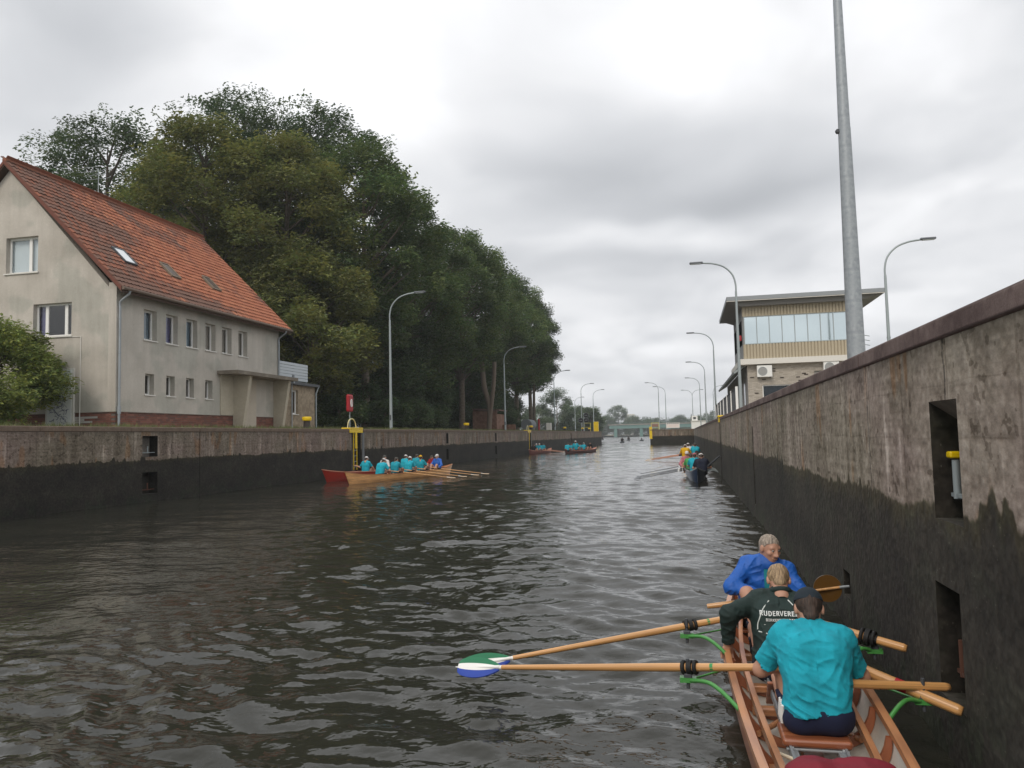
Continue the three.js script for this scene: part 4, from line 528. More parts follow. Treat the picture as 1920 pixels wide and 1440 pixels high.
// head, face toward +z, origin at the middle of the skull
const headSDF = (() => {
  const base = blend([ell(V(0, 0.03, -0.012), V(0.077, 0.09, 0.097)), ell(V(0, -0.035, 0.03), V(0.06, 0.075, 0.066)), ell(V(0, -0.088, 0.052), V(0.03, 0.026, 0.03)), cap(V(0, -0.05, -0.025), V(0, -0.17, -0.05), 0.056, 0.06)], 0.03);
  const add = blend([cap(V(0, 0.018, 0.088), V(0, -0.03, 0.108), 0.009, 0.0155), cap(V(-0.014, -0.034, 0.096), V(0.014, -0.034, 0.096), 0.009), cap(V(-0.04, 0.03, 0.07), V(0.04, 0.03, 0.07), 0.014), ell(V(0.048, -0.02, 0.062), V(0.02, 0.02, 0.02)), ell(V(-0.048, -0.02, 0.062), V(0.02, 0.02, 0.02))], 0.012);
  const ears = blend([ell(V(0.08, 0.0, -0.012), V(0.012, 0.034, 0.022)), ell(V(-0.08, 0.0, -0.012), V(0.012, 0.034, 0.022))], 0.005);
  const lips = cap(V(-0.02, -0.064, 0.086), V(0.02, -0.064, 0.086), 0.0085), slit = cap(V(-0.026, -0.062, 0.094), V(0.026, -0.062, 0.094), 0.0035), eL = ell(V(0.032, 0.008, 0.088), V(0.016, 0.011, 0.014)), eR = ell(V(-0.032, 0.008, 0.088), V(0.016, 0.011, 0.014));
  return (x, y, z) => { let d = smin(base(x, y, z), add(x, y, z), 0.018); d = smin(d, lips(x, y, z), 0.008); d = smin(d, ears(x, y, z), 0.012); d = Math.max(d, -slit(x, y, z)); return Math.max(d, -Math.min(eL(x, y, z), eR(x, y, z))); };
})();
function headGeo(cell) { const h = tinted(surfaceNet(headSDF, [-0.11, -0.2, -0.14], [0.11, 0.14, 0.14], cell).toNonIndexed(), ...skinTint); const e = []; for (const s of [-1, 1]) { e.push(tinted(new THREE.SphereGeometry(0.0115, 10, 8).translate(s * 0.032, 0.008, 0.0765).toNonIndexed(), 0.4, 0.36, 0.33), tinted(new THREE.SphereGeometry(0.006, 8, 6).translate(s * 0.032, 0.007, 0.0865).toNonIndexed(), 0.03, 0.03, 0.03)); } return merge([h, ...e]); }
// hand closed round a bar along x; fingers toward +y then curling to +z, palm faces +z; thumb at +x
function handGeo(cell, curl) {
  const fs = [ell(V(0, 0.045, 0), V(0.043, 0.052, 0.017)), cap(V(0, -0.03, 0), V(0, 0.02, 0), 0.026, 0.03)];
  const fing = [[0.032, 0.085, 0.043], [0.011, 0.092, 0.048], [-0.011, 0.088, 0.045], [-0.031, 0.078, 0.036]];
  const parts = [blend(fs, 0.02)];
  for (const [x, y, l] of fing) { const a = V(x, y, 0), b = V(x * 1.02, y + l * Math.cos(curl), l * Math.sin(curl)), c2 = curl * 2.1, c = b.clone().add(V(0, l * 0.75 * Math.cos(c2), l * 0.75 * Math.sin(c2))), d = c.clone().add(V(0, l * 0.5 * Math.cos(curl * 2.9), l * 0.5 * Math.sin(curl * 2.9))); parts.push(blend([cap(V(x * 0.8, y - 0.035, 0), a, 0.0095, 0.0098), cap(a, b, 0.0098, 0.0092), cap(b, c, 0.0092, 0.0085), cap(c, d, 0.0085, 0.0075)], 0.004)); }
  const t = V(0.03, 0.02, 0.006), t2 = V(0.056, 0.052, 0.024), t3 = V(0.058, 0.08, 0.042); parts.push(blend([cap(t, t2, 0.014, 0.011), cap(t2, t3, 0.011, 0.009)], 0.005));
  return tinted(surfaceNet(blend(parts, 0.006), [-0.065, -0.07, -0.03], [0.085, 0.19, 0.12], cell).toNonIndexed(), ...skinTint);
}
const headNear = headGeo(0.0042), headFar = headGeo(0.012), handNear = handGeo(0.0042, 0.75), handFar = handGeo(0.009, 0.75);
const mirrorX = g => { const c = g.clone().scale(-1, 1, 1), p = c.attributes.position, ns = c.attributes.normal; for (const at of [p, ns, c.attributes.color]) for (let i = 0; i < at.count; i += 3) for (let k = 0; k < at.itemSize; k++) { const a = at.array[(i + 1) * at.itemSize + k]; at.array[(i + 1) * at.itemSize + k] = at.array[(i + 2) * at.itemSize + k]; at.array[(i + 2) * at.itemSize + k] = a; } return c; };
function ik(a, b, l1, l2, pole) { const d = b.clone().sub(a), L = Math.min(d.length(), (l1 + l2) * 0.999); d.normalize(); const e = b.clone(); e.copy(a).addScaledVector(d, L); const x = (l1 * l1 - l2 * l2 + L * L) / (2 * L), h = Math.sqrt(Math.max(0, l1 * l1 - x * x)), p = pole.clone().addScaledVector(d, -pole.dot(d)).normalize(); return [a.clone().addScaledVector(d, x).addScaledVector(p, h), e]; }
// seated figure, facing +z, origin on the seat under the hips; o: lean, bow, side, turn, nod, hl, hr, pole, foot, long (sleeves), legs, cell
function figure(o) {
  const c = o.cell, lean = o.lean ?? 0.3, bow = o.bow ?? 0.25, sd = o.side ?? 0, hip = V(0, 0.1, 0), up = (l, s) => V(Math.sin(s), Math.cos(l) * Math.cos(s), Math.sin(l));
  const d1 = up(lean * 0.6, sd * 0.6), d2 = up(lean + bow, sd), belly = hip.clone().addScaledVector(d1, 0.17), chest = belly.clone().addScaledVector(up(lean, sd), 0.17), neck = chest.clone().addScaledVector(d2, 0.19), ty = o.twist ?? 0;
  const sx = V(Math.cos(ty) * Math.cos(sd), -Math.sin(sd), -Math.sin(ty)), sh = s => neck.clone().addScaledVector(d2, -0.075).addScaledVector(sx, s * 0.172);
  const SL = sh(1), SR = sh(-1), hl = V(...(o.hl ?? [0.16, 0.3, 0.5])), hr = V(...(o.hr ?? [-0.16, 0.3, 0.5])), pl = o.pl ?? [0.8, -0.6, -0.3], pr = o.pr ?? [-0.8, -0.6, -0.3];
  const [EL, WL] = ik(SL, hl, 0.29, 0.25, V(...pl)), [ER, WR] = ik(SR, hr, 0.29, 0.25, V(...pr));
  const fz = o.foot ?? 0.72, fy = o.footY ?? -0.06, AL = V(0.12, fy + 0.05, fz), AR = V(-0.12, fy + 0.05, fz), HL = V(0.095, 0.09, 0.02), HR = V(-0.095, 0.09, 0.02), [KL, aL] = ik(HL, AL, 0.43, 0.42, V(0.15, 1, 0.1)), [KR, aR] = ik(HR, AR, 0.43, 0.42, V(-0.15, 1, 0.1));
  const lr = (a, b, t) => a.clone().lerp(b, t), w = o.wide ?? 1, off = (p, s, k) => p.clone().addScaledVector(sx, s * k * w);
  const torso = r => [cap(off(hip, 1, 0.07), off(belly, 1, 0.065), 0.115 * w + r, 0.11 * w + r), cap(off(hip, -1, 0.07), off(belly, -1, 0.065), 0.115 * w + r, 0.11 * w + r), cap(off(belly, 1, 0.065), off(chest, 1, 0.08), 0.11 * w + r, 0.115 + r), cap(off(belly, -1, 0.065), off(chest, -1, 0.08), 0.11 * w + r, 0.115 + r), cap(off(chest, 1, 0.08), lr(SL, neck, 0.15), 0.112 + r, 0.07 + r), cap(off(chest, -1, 0.08), lr(SR, neck, 0.15), 0.112 + r, 0.07 + r), cap(chest, lr(chest, neck, 0.8), 0.11 + r, 0.08 + r), cap(lr(chest, neck, 1.02), SL, 0.05 + r, 0.055 + r), cap(lr(chest, neck, 1.02), SR, 0.05 + r, 0.055 + r)];
  const hq = new THREE.Quaternion().setFromEuler(new THREE.Euler(o.nod ?? 0.35, o.look ?? 0, o.tilt ?? 0, 'YXZ')), hc = neck.clone().addScaledVector(up(lean * 0.5 + bow * 0.6 + (o.nod ?? 0.35) * 0.3, sd * 0.7), 0.122), hm = new THREE.Matrix4().compose(hc, hq, V(1, 1, 1));
  const arms = r => [cap(SL, EL, 0.056 + r, 0.044 + r), cap(EL, WL, 0.045 + r, 0.03 + r), cap(SR, ER, 0.056 + r, 0.044 + r), cap(ER, WR, 0.045 + r, 0.03 + r)];
  const legs = r => [cap(HL, KL, 0.088 + r, 0.058 + r), cap(KL, aL, 0.056 + r, 0.038 + r), cap(HR, KR, 0.088 + r, 0.058 + r), cap(KR, aR, 0.056 + r, 0.038 + r)];
  const feet = [cap(aL, aL.clone().add(V(0.03, 0.12, 0.1)), 0.04, 0.032), cap(aR, aR.clone().add(V(-0.03, 0.12, 0.1)), 0.04, 0.032)];
  const lo = [-0.75, -0.3, -0.4], hi = [0.75, 0.95, 1.1];
  const neckCap = cap(lr(chest, neck, 0.7), hc.clone().add(V(0, -0.06, 0).applyQuaternion(hq)), 0.062, 0.052);
  const skinF = blend([...torso(-0.02), ...arms(0), ...legs(0), ...feet, neckCap], 0.035);
  const H = (o.near ? headNear : headFar).clone().applyMatrix4(hm), hands = [];
  for (const [W, E, s] of [[WL, EL, 1], [WR, ER, -1]]) { const y = W.clone().sub(E).normalize(), zz = V(...(o.palm ?? [0, -1, 0])), x = y.clone().cross(zz).normalize(), z2 = x.clone().cross(y); const hg = s > 0 ? (o.near ? handNear : handFar) : mirrorX(o.near ? handNear : handFar); const m = new THREE.Matrix4().makeBasis(x.multiplyScalar(1), y, z2).setPosition(W.clone().addScaledVector(y, 0.02)); hands.push(hg.clone().applyMatrix4(m)); }
  const out = { hm };
  out.body = merge([tinted(surfaceNet(skinF, lo, hi, c).toNonIndexed(), ...skinTint), H, ...hands]);
  const rid = n => 1 - Math.abs(2 * n - 1), wr = o.near ? (x, y, z) => { const ax = Math.abs(x), an = Math.atan2(y - 0.5, ax - 0.2), rd = Math.hypot(y - 0.5, ax - 0.2), ws = o.ws ?? 5; const f1 = rid(noise3(an * 3.2 + (x > 0 ? 9 : 0), rd * 5, z * 4 + 3, ws)), f2 = rid(noise3(x * 9 + y * 5, y * 20 - x * 9, z * 9 + 7, ws + 3)), f3 = rid(noise3(x * 26 + y * 8, y * 34 - x * 14, z * 22, ws + 9)), low = sstep(0.42, 0.18, y); return 0.011 * (0.55 - f1 * f1) * sstep(0.03, 0.16, rd) * (0.55 + 0.45 * sstep(0.45, 0.12, rd)) + (0.006 + 0.012 * low) * (0.5 - f2 * f2) + 0.004 * (0.5 - f3); } : () => 0;
  const sl = o.long ? [cap(SL, EL, 0.076, 0.064), cap(EL, lr(EL, WL, 0.97), 0.062, 0.046, 1), cap(SR, ER, 0.076, 0.064), cap(ER, lr(ER, WR, 0.97), 0.062, 0.046, 1)] : [cap(SL, lr(SL, EL, 0.78), 0.075, 0.07, 1), cap(SR, lr(SR, ER, 0.78), 0.075, 0.07, 1)];
  const tors = blend([...torso(0.02), ...sl], 0.04), hem = hip.y + 0.03, neckCut = ell(lr(neck, hc, 0.62).add(V(0, 0.014, 0.02)), V(0.06, 0.034, 0.068));
  const topF = (x, y, z) => Math.max(tors(x, y, z) + wr(x, y, z), hem - y - 0.02 * Math.sin(x * 9), -neckCut(x, y, z)); out.topF = topF;
  out.top = surfaceNet(topF, lo, hi, c);
  const lg = o.trousers ? [cap(HL, KL, 0.102, 0.075), cap(KL, lr(KL, aL, 0.92), 0.073, 0.055, 1), cap(HR, KR, 0.102, 0.075), cap(KR, lr(KR, aR, 0.92), 0.073, 0.055, 1)] : [cap(HL, lr(HL, KL, 0.62), 0.105, 0.092, 1), cap(HR, lr(HR, KR, 0.62), 0.105, 0.092, 1)];
  const pel = blend([cap(V(-0.09 * w, 0.105, 0), V(0.09 * w, 0.1, 0), 0.112 * w), cap(V(-0.07 * w, 0.13, 0), V(0.07 * w, 0.13, 0), 0.106 * w), ...lg], 0.04), wr2 = o.near ? (x, y, z) => 0.008 * (noise3(x * 12, y * 14, z * 12, 21) - 0.5) : () => 0;
  out.bottoms = surfaceNet((x, y, z) => Math.max(pel(x, y, z) + wr2(x, y, z), y - 0.165), lo, hi, c);
  const hr0 = blend([ell(V(0, 0.036, -0.018), V(0.083, 0.094, 0.1)), cap(V(0, 0.0, -0.06), V(0, -0.06, -0.07), 0.055, 0.045)], 0.02), hn = o.hairCell ?? 0.006;
  out.hair = surfaceNet((x, y, z) => Math.max(hr0(x, y, z) + 0.006 * (noise3(x * 75, y * 35, z * 75, 3) - 0.5), -(y - 0.062 + Math.max(0, -z + 0.035) * 1.25 + 0.008 * Math.sin(x * 60)), z - 0.075 - (y - 0.06) * 0.2, headSDF(x, y, z) > -0.012 ? -1 : -(headSDF(x, y, z) + 0.012) - 0.02), [-0.11, -0.13, -0.15], [0.11, 0.16, 0.12], o.near ? hn : 0.014).applyMatrix4(hm);
  const dome = ell(V(0, 0.042, -0.012), V(0.09, 0.1, 0.106));
  out.cap = merge([surfaceNet((x, y, z) => Math.max(dome(x, y, z), 0.048 - y + (z < 0 ? -z * -0.1 : 0)), [-0.12, 0.02, -0.14], [0.12, 0.17, 0.13], o.near ? 0.007 : 0.014).toNonIndexed(), (() => { const g = new THREE.CylinderGeometry(0.085, 0.085, 0.009, 20, 1, false, -Math.PI / 2, Math.PI); g.scale(1, 1, 1.0); return g.rotateX(0.12).translate(0, 0.052, 0.075).toNonIndexed(); })()]).applyMatrix4(hm);
  return out;
}
const skinM = new THREE.MeshPhysicalMaterial({ vertexColors: true, roughness: 0.55 }), skinPale = new THREE.MeshPhysicalMaterial({ color: 0xffe8dc, vertexColors: true, roughness: 0.55 });
const weave = tex(256, 256, (u, v, i, j) => { const f = 222 + 44 * (fbm(u * 5, v * 5, 401, 4, 5, 5) - 0.5) + 26 * (hash2(i, j, 9) - 0.5) + ((i + j) % 3 ? 0 : -8); return [f, f, f]; }), strands = tex(256, 256, (u, v) => { const f = 205 + 190 * (fbm(u * 60, v * 6, 402, 3, 60, 6) - 0.5) + 60 * (fbm(u * 8, v * 8, 403, 3, 8, 8) - 0.5); return [f, f, f]; });
const cloth = (hex, r = 0.9) => new THREE.MeshPhysicalMaterial({ color: hex, roughness: r, sheen: 0.3, sheenRoughness: 0.6, map: rep(weave, 3, 3) });
const C = { teal: cloth(0x18b2c8), teal2: cloth(0x16a0b4), blue: cloth(0x1a66c8, 0.6), navy: cloth(0x161e33), green: cloth(0x1d3330, 0.8), yellow: cloth(0xe8b414), pink: cloth(0xc77f88), lime: cloth(0x4fa35a), white: cloth(0xe4e2df), shorts: cloth(0x1b2444), grey: cloth(0x5a5a55), red: cloth(0xa5221f), dark: cloth(0x1d1b1e), hairGrey: cloth(0xa79a8c), hairDark: cloth(0x4a3a30), capDark: cloth(0x22303a), capWhite: cloth(0xe6e4e2), capPink: cloth(0xc4747c) };
const hairM = hex => new THREE.MeshPhysicalMaterial({ color: hex, roughness: 0.7, map: rep(strands, 5, 5), bumpMap: rep(strands, 5, 5), bumpScale: 0.0015 }); C.hairGrey = hairM(0xb3a596); C.hairDark = hairM(0x4a3a30); C.hairFair = hairM(0xb59a78);
function person(label, g, pos, turn, mats, group, scale = 1) {
  if (!g.uvDone) { for (const k of ['top', 'bottoms', 'hair', 'cap']) g[k] = muv(g[k]); g.uvDone = 1; }
  const t = thing('person', label, 'person', pos, turn, group); t.scale.setScalar(scale);
  mesh('body', g.body, mats.skin ?? skinM, t); mesh(mats.topName ?? 'shirt', g.top, mats.top, t); mesh(mats.trousers ? 'trousers' : 'shorts', g.bottoms, mats.bottoms ?? C.shorts, t);
  mesh('hair', g.hair, mats.hair ?? C.hairDark, t); if (mats.cap) mesh('cap', g.cap, mats.cap, t); return t;
}

// ---------------------------------------------------------------- rowing boats
const boatW = (t, W) => { const s = t + 0.15, q = Math.min(1, Math.abs(s) / (s < 0 ? 0.85 : 1.15)); return W / 2 * Math.pow(Math.max(0, 1 - Math.pow(q, 1.8)), 0.8) + 0.012; };
const wood = (c, s) => new THREE.MeshPhysicalMaterial({ map: rep(woodTex(c, s), 1, 1), roughness: 0.35, clearcoat: 0.5, clearcoatRoughness: 0.25 });
M.mahog = wood([150, 90, 60], 11); M.cedar = wood([178, 122, 82], 12); M.oarWood = wood([198, 148, 92], 13); M.tan = wood([214, 160, 104], 14);
M.boatWhite = std(0xffffff, 0.55, { map: rep(mottled([206, 202, 192], 12, 256, 98), 2, 2) });
function hullGeo(L, W, gh, draft, rise, inset, floor) {
  const N = 40, K = 18, pos = [], uv = [], idx = [];
  for (let i = 0; i <= N; i++) { const t = -1 + 2 * i / N, w = Math.max(0.004, boatW(t, W) - inset), top = gh + rise * t * t * t * t + (t > 0 ? 0.05 * t * t : 0), bot = floor ?? (-draft + 0.5 * draft * t ** 6); for (let k = 0; k <= K; k++) { const a = -Math.PI / 2 + Math.PI * k / K, s = Math.sin(a), c = Math.cos(a); { const dq = Math.pow(Math.max(0, c), 0.8); pos.push(w * Math.sign(s) * Math.pow(Math.abs(s), 0.72), top - (top - bot) * dq, t * L / 2 * (1 - 0.075 * dq * t ** 8)); } uv.push(t * L / 2, k / K * 1.2); if (i && k) { const p = i * (K + 1) + k, q = p - K - 1; idx.push(p - 1, p, q, p - 1, q, q - 1); } } }
  const g = new THREE.BufferGeometry(); g.setAttribute('position', new THREE.Float32BufferAttribute(pos, 3)); g.setAttribute('uv', new THREE.Float32BufferAttribute(uv, 2)); g.setIndex(idx); g.computeVertexNormals(); return g;
}
const gunY = (t, gh, rise) => gh + rise * t ** 4 + (t > 0 ? 0.05 * t * t : 0);
function strip(L, W, gh, rise, s, inset, dy, w, h, t0 = -1, t1 = 1) {   // square strip that follows the sheer
  const N = 36, pos = [], idx = [], uv = []; for (let i = 0; i <= N; i++) { const t = mix(t0, t1, i / N), x = s * Math.max(0.005, boatW(t, W) - inset), y = gunY(t, gh, rise) + dy, z = t * L / 2; [[x - w / 2, y - h / 2], [x + w / 2, y - h / 2], [x + w / 2, y + h / 2], [x - w / 2, y + h / 2]].forEach(([a, b], k) => { pos.push(a, b, z); uv.push(z, k * 0.04); if (i) { const p = i * 4 + k, n = i * 4 + (k + 1) % 4; idx.push(p, n, n - 4, p, n - 4, p - 4); } }); }
  const g = new THREE.BufferGeometry(); g.setAttribute('position', new THREE.Float32BufferAttribute(pos, 3)); g.setAttribute('uv', new THREE.Float32BufferAttribute(uv, 2)); g.setIndex(idx); const q = g.toNonIndexed(); q.computeVertexNormals(); return q;
}
function boat(name, label, pos, turn, o) {
  const b = thing(name, label, 'rowing boat', pos, turn), { L, W, gh = 0.32, rise = 0.1, draft = 0.13 } = o;
  mesh('hull', hullGeo(L, W, gh, draft, rise, 0), o.outer, b); mesh('inner_skin', hullGeo(L, W, gh - 0.004, draft, rise, 0.018, 0.045), o.inner, b);
  for (const s of [-1, 1]) mesh('gunwale', strip(L, W, gh, rise, s, 0.01, 0.005, 0.042, 0.036), o.trim, b);
  mesh('deck', (() => { const sh = []; for (const e of [-1, 1]) for (let i = 0; i < 5; i++) { const ta = e * (0.8 + i * 0.04), tb = e * (0.84 + i * 0.04), wa = boatW(ta, W) - 0.02, wb = Math.max(0.004, boatW(tb, W) - 0.02), y = gunY(ta, gh, rise) - 0.006; const g = new THREE.BufferGeometry(), za = ta * L / 2, zb = tb * L / 2, y2 = gunY(tb, gh, rise) - 0.006; g.setAttribute('position', new THREE.Float32BufferAttribute([-wa, y, za, wa, y, za, wb, y2, zb, -wa, y, za, wb, y2, zb, -wb, y2, zb], 3)); g.setAttribute('uv', new THREE.Float32BufferAttribute([0, 0, 1, 0, 1, 1, 0, 0, 1, 1, 0, 1], 2)); g.computeVertexNormals(); if (!(o.near && e > 0)) sh.push(g); } return merge(sh); })(), o.deck ?? o.trim, b);
  for (const z of o.seats ?? []) mesh('seat', rbox(0.36, 0.03, 0.28, 0.012, 0, 0.2, z), o.trim, b);
  return b;
}
// oar from grip g to blade tip t (boat or world coordinates)
function oar(label, g, tip, mats, group, o = {}) {
  g = V(...g); tip = V(...tip); const d = tip.clone().sub(g), L = d.length(); d.normalize(); const t = thing('oar', label, 'oar', g.toArray(), 0, group); { const n = V(...(o.normal ?? [0, 0.3, 1])).addScaledVector(d, -V(...(o.normal ?? [0, 0.3, 1])).dot(d)).normalize(); t.quaternion.setFromRotationMatrix(new THREE.Matrix4().makeBasis(d, n.clone().cross(d), n)); }
  const s = o.s ?? 1, bl = o.bare ? 0 : 0.46 * s, body = L - bl;
  const rotX = gg => gg.rotateZ(-Math.PI / 2);
  const prof = (o.bare ? [[0, 0], [0.024, 0], [0.027, body * 0.4], [0.026, body * 0.97], [0.022, body], [0, body]] : [[0.0, 0], [0.017, 0.0], [0.018, 0.16], [0.024, 0.2], [0.03, 0.9], [0.028, body * 0.55], [0.019, body - 0.02], [0, body]]).map(([r, y]) => new THREE.Vector2(r * s * (o.thick ?? 1), y));
  const lg = rotX(new THREE.LatheGeometry(prof, 10)).scale(1, 1, 1); lg.attributes.uv && (() => { const p = lg.attributes.position, uv = lg.attributes.uv; for (let i = 0; i < p.count; i++) uv.setXY(i, p.getX(i) * 0.8, Math.atan2(p.getY(i), p.getZ(i)) / 6.283); })();
  mesh('loom', lg, mats.loom, t); if (!o.nogrip) mesh('grip', rotX(new THREE.CylinderGeometry(0.0195 * s, 0.0195 * s, 0.15, 10).translate(0, -0.002, 0)).translate(0.085, 0, 0), mats.grip ?? M.black, t);
  const cx = o.collar ?? 0.86; if (cx < body) { mesh('sleeve', rotX(new THREE.CylinderGeometry(0.034 * s, 0.033 * s, o.bare ? 0.07 : 0.2, 12)).translate(cx, 0, 0), mats.sleeve ?? M.black, t); if (mats.band) mesh('band', rotX(new THREE.CylinderGeometry(0.0335 * s, 0.0335 * s, 0.02, 12)).translate(cx - 0.17, 0, 0), mats.band, t); if (!o.nobutton) mesh('button', rotX(merge([new THREE.CylinderGeometry(0.058 * s, 0.058 * s, 0.03, 12), new THREE.TorusGeometry(0.046 * s, 0.013, 6, 14).rotateX(Math.PI / 2).translate(0, 0.04, 0), new THREE.TorusGeometry(0.046 * s, 0.013, 6, 14).rotateX(Math.PI / 2).translate(0, -0.035, 0)])).translate(cx - 0.03, 0, 0), M.black, t); }
  if (bl) {
    mesh('neck', rotX(new THREE.CylinderGeometry(0.012 * s, 0.021 * s, 0.2 * s, 10)).translate(body + 0.06 * s, 0, 0), mats.neck ?? M.white, t);
    const bw = 0.105 * s, blade = (v0, v1, th) => { const N = 14, R = 4, P = [], I = []; for (const sg of [1, -1]) { const off = P.length / 3; for (let i = 0; i <= N; i++) for (let k = 0; k <= R; k++) { const u = i / N, v = mix(v0, v1, k / R), hw = bw * Math.pow(Math.sin(Math.PI * Math.min(1, 0.06 + u * 0.72)), 0.8) * (u > 0.93 ? 1 - (u - 0.93) * 2.5 : 1); P.push(body + (0.02 + u) * bl, v * hw, sg * th + 0.03 * s * (u * u - 0.4 * v * v)); if (i && k) { const p = off + i * (R + 1) + k, q2 = p - R - 1; sg > 0 ? I.push(p - 1, q2 - 1, q2, p - 1, q2, p) : I.push(p - 1, q2, q2 - 1, p - 1, p, q2); } } } const g2 = new THREE.BufferGeometry(); g2.setAttribute('position', new THREE.Float32BufferAttribute(P, 3)); g2.setIndex(I); g2.computeVertexNormals(); return g2; };
    if (mats.stripes) { mesh('blade', blade(-0.34, 0.34, 0.006), mats.stripes[1], t); const bl0 = t.children[t.children.length - 1]; mesh('blade_stripe', blade(0.34, 1, 0.0055), mats.stripes[0], bl0); mesh('blade_stripe', blade(-1, -0.34, 0.0055), mats.stripes[2], bl0); mesh('blade_spine', rotX(new THREE.CylinderGeometry(0.004, 0.013, bl * 1.12, 8)).translate(body + bl * 0.56, 0, 0.006), M.white, bl0); } else mesh('blade', blade(-1, 1, 0.005), mats.blade ?? M.white, t);
  }
  return t;
}
//@@NEXT

// ---------------------------------------------------------------- the near boat and its crew
{
  const L = 8, W = 0.79, gh = 0.32, rise = 0.06, P = [0.63, 0, -5.1];
  const b = boat('rowing_gig', 'near wooden rowing gig with white inside beside the right wall', P, 0, { L, W, gh, rise, outer: M.mahog, inner: M.boatWhite, trim: M.cedar, deck: M.cedar, near: 1 });
  const sec = (t, inset, k) => { const w = Math.max(0.01, boatW(t, W) - inset), top = gunY(t, gh, rise) - 0.01, bot = 0.05, a = -Math.PI / 2 + Math.PI * k, s = Math.sin(a), c = Math.cos(a); return [w * Math.sign(s) * Math.pow(Math.abs(s), 0.72), top - (top - bot) * Math.pow(Math.max(0, c), 0.8)]; };
  for (let i = 0; i < 15; i++) {   // curved frames across the hull
    const z = 2.9 - i * 0.44, t = z / (L / 2), K = 22, pos = [], idx = [], uv = [];
    for (let k = 0; k <= K; k++) { const [x, y] = sec(t, 0.024, k / K), n = Math.hypot(x, 0.3 - y) || 1, dp = 0.028 + 0.03 * Math.abs(Math.sin(Math.PI * k / K * 2)), xi = x * (1 - dp / n), yi = y + (0.3 - y) * dp / n; [[x, y, z - 0.013], [x, y, z + 0.013], [xi, yi, z + 0.013], [xi, yi, z - 0.013]].forEach(([a, c, d], q) => { pos.push(a, c, d); uv.push(k * 0.05, q * 0.03); if (k) { const p = k * 4 + q, m = k * 4 + (q + 1) % 4; idx.push(p, m, m - 4, p, m - 4, p - 4); } }); }
    const g = new THREE.BufferGeometry(); g.setAttribute('position', new THREE.Float32BufferAttribute(pos, 3)); g.setAttribute('uv', new THREE.Float32BufferAttribute(uv, 2)); g.setIndex(idx); const q = g.toNonIndexed(); q.computeVertexNormals(); mesh('frame', q, M.mahog, b);
  }
  for (const s of [-1, 1]) { mesh('inwale', strip(L, W, gh, rise, s, 0.125, -0.075, 0.032, 0.05, -0.75, 0.8), M.cedar, b); mesh('seat_rail', merge([box(0.035, 0.03, 3.4, s * 0.12, 0.165, 0.2), box(0.012, 0.05, 3.4, s * 0.14, 0.18, 0.2)]), M.galv, b); }
  mesh('keelson', muv(box(0.1, 0.05, 6, 0, 0.075, 0)), M.cedar, b);
  for (const z of [1.15, 0.75, -0.15, -0.6, -1.35]) mesh('cross_beam', muv(rbox(0.56, 0.05, 0.07, 0.012, 0, 0.12, z)), M.cedar, b);
  for (const g of [bar([-0.26, 0.14, 1.2], [0.02, 0.12, 0.75], 0.018), bar([0.26, 0.14, 1.2], [-0.02, 0.12, 0.75], 0.018), bar([-0.28, 0.14, 0.3], [-0.05, 0.12, -0.1], 0.018), bar([0.28, 0.14, 0.3], [0.05, 0.12, -0.1], 0.018)]) mesh('diagonal_brace', g, M.cedar, b);
  for (const z of [0.48, -0.7]) { mesh('sliding_seat', muv(rbox(0.36, 0.045, 0.28, 0.02, 0, 0.215, z)), M.mahog, b); for (const dz of [-0.12, 0.12]) { mesh('seat_axle', bar([-0.16, 0.18, z + dz], [0.16, 0.18, z + dz], 0.01), M.galv, b); for (const sx of [-1, 1]) mesh('seat_wheel', new THREE.CylinderGeometry(0.02, 0.02, 0.015, 10).rotateZ(Math.PI / 2).translate(sx * 0.13, 0.185, z + dz), M.galv, b); } }
  for (const z of [-0.35, -1.5]) mesh('foot_board', muv(rbox(0.34, 0.26, 0.02, 0.008, 0, 0, 0).rotateX(0.75).translate(0, 0.17, z)), M.mahog, b);
  mesh('cox_seat', muv(rbox(0.44, 0.03, 0.34, 0.012, 0, 0.125, -2.3)), M.mahog, b); mesh('cox_backrest', muv(rbox(0.36, 0.22, 0.025, 0.01, 0, 0.3, -2.62)), M.cedar, b);
  const gr = std(0x4a8f47, 0.45, { roughnessMap: grainT }), loc = p => [p[0] - P[0], p[1], p[2] - P[2]];
  const rig = (pin, a, a2) => { const r = mesh('rigger', merge([tube([loc(a), loc([mix(a[0], pin[0], 0.35), mix(a[1], pin[1], 0.35) + 0.05, mix(a[2], pin[2], 0.35)]), loc([mix(a[0], pin[0], 0.6), pin[1] + 0.03, mix(a[2], pin[2], 0.65)]), loc(pin)], 0.013, 8, 18), bar(loc(a2), loc(pin), 0.007), box(0.1, 0.03, 0.05, ...loc([pin[0], pin[1] + 0.005, pin[2]]))]), gr, b); mesh('oarlock', merge([bar(loc([pin[0], pin[1] - 0.05, pin[2]]), loc([pin[0], pin[1] + 0.13, pin[2]]), 0.011), rbox(0.05, 0.03, 0.05, 0.008, ...loc([pin[0], pin[1] + 0.03, pin[2]]))]), M.darkGrey, r); };
  rig([-0.045, 0.36, -6.08], [0.25, 0.31, -5.72], [0.24, 0.33, -6.45]); rig([-0.04, 0.36, -5.02], [0.25, 0.31, -4.66], [0.235, 0.33, -5.42]); rig([1.25, 0.36, -4.82], [1.01, 0.31, -4.62], [1.02, 0.33, -5.3]); rig([1.22, 0.36, -5.84], [1.02, 0.31, -5.7], [1.03, 0.33, -6.3]);
  mesh('rope', tube([[-0.2, 0.16, 0.62], [-0.1, 0.2, 0.86], [-0.07, 0.19, 1.0], [-0.08, 0.1, 1.3]], 0.011), std(0xd8ccb4, 0.9), b);
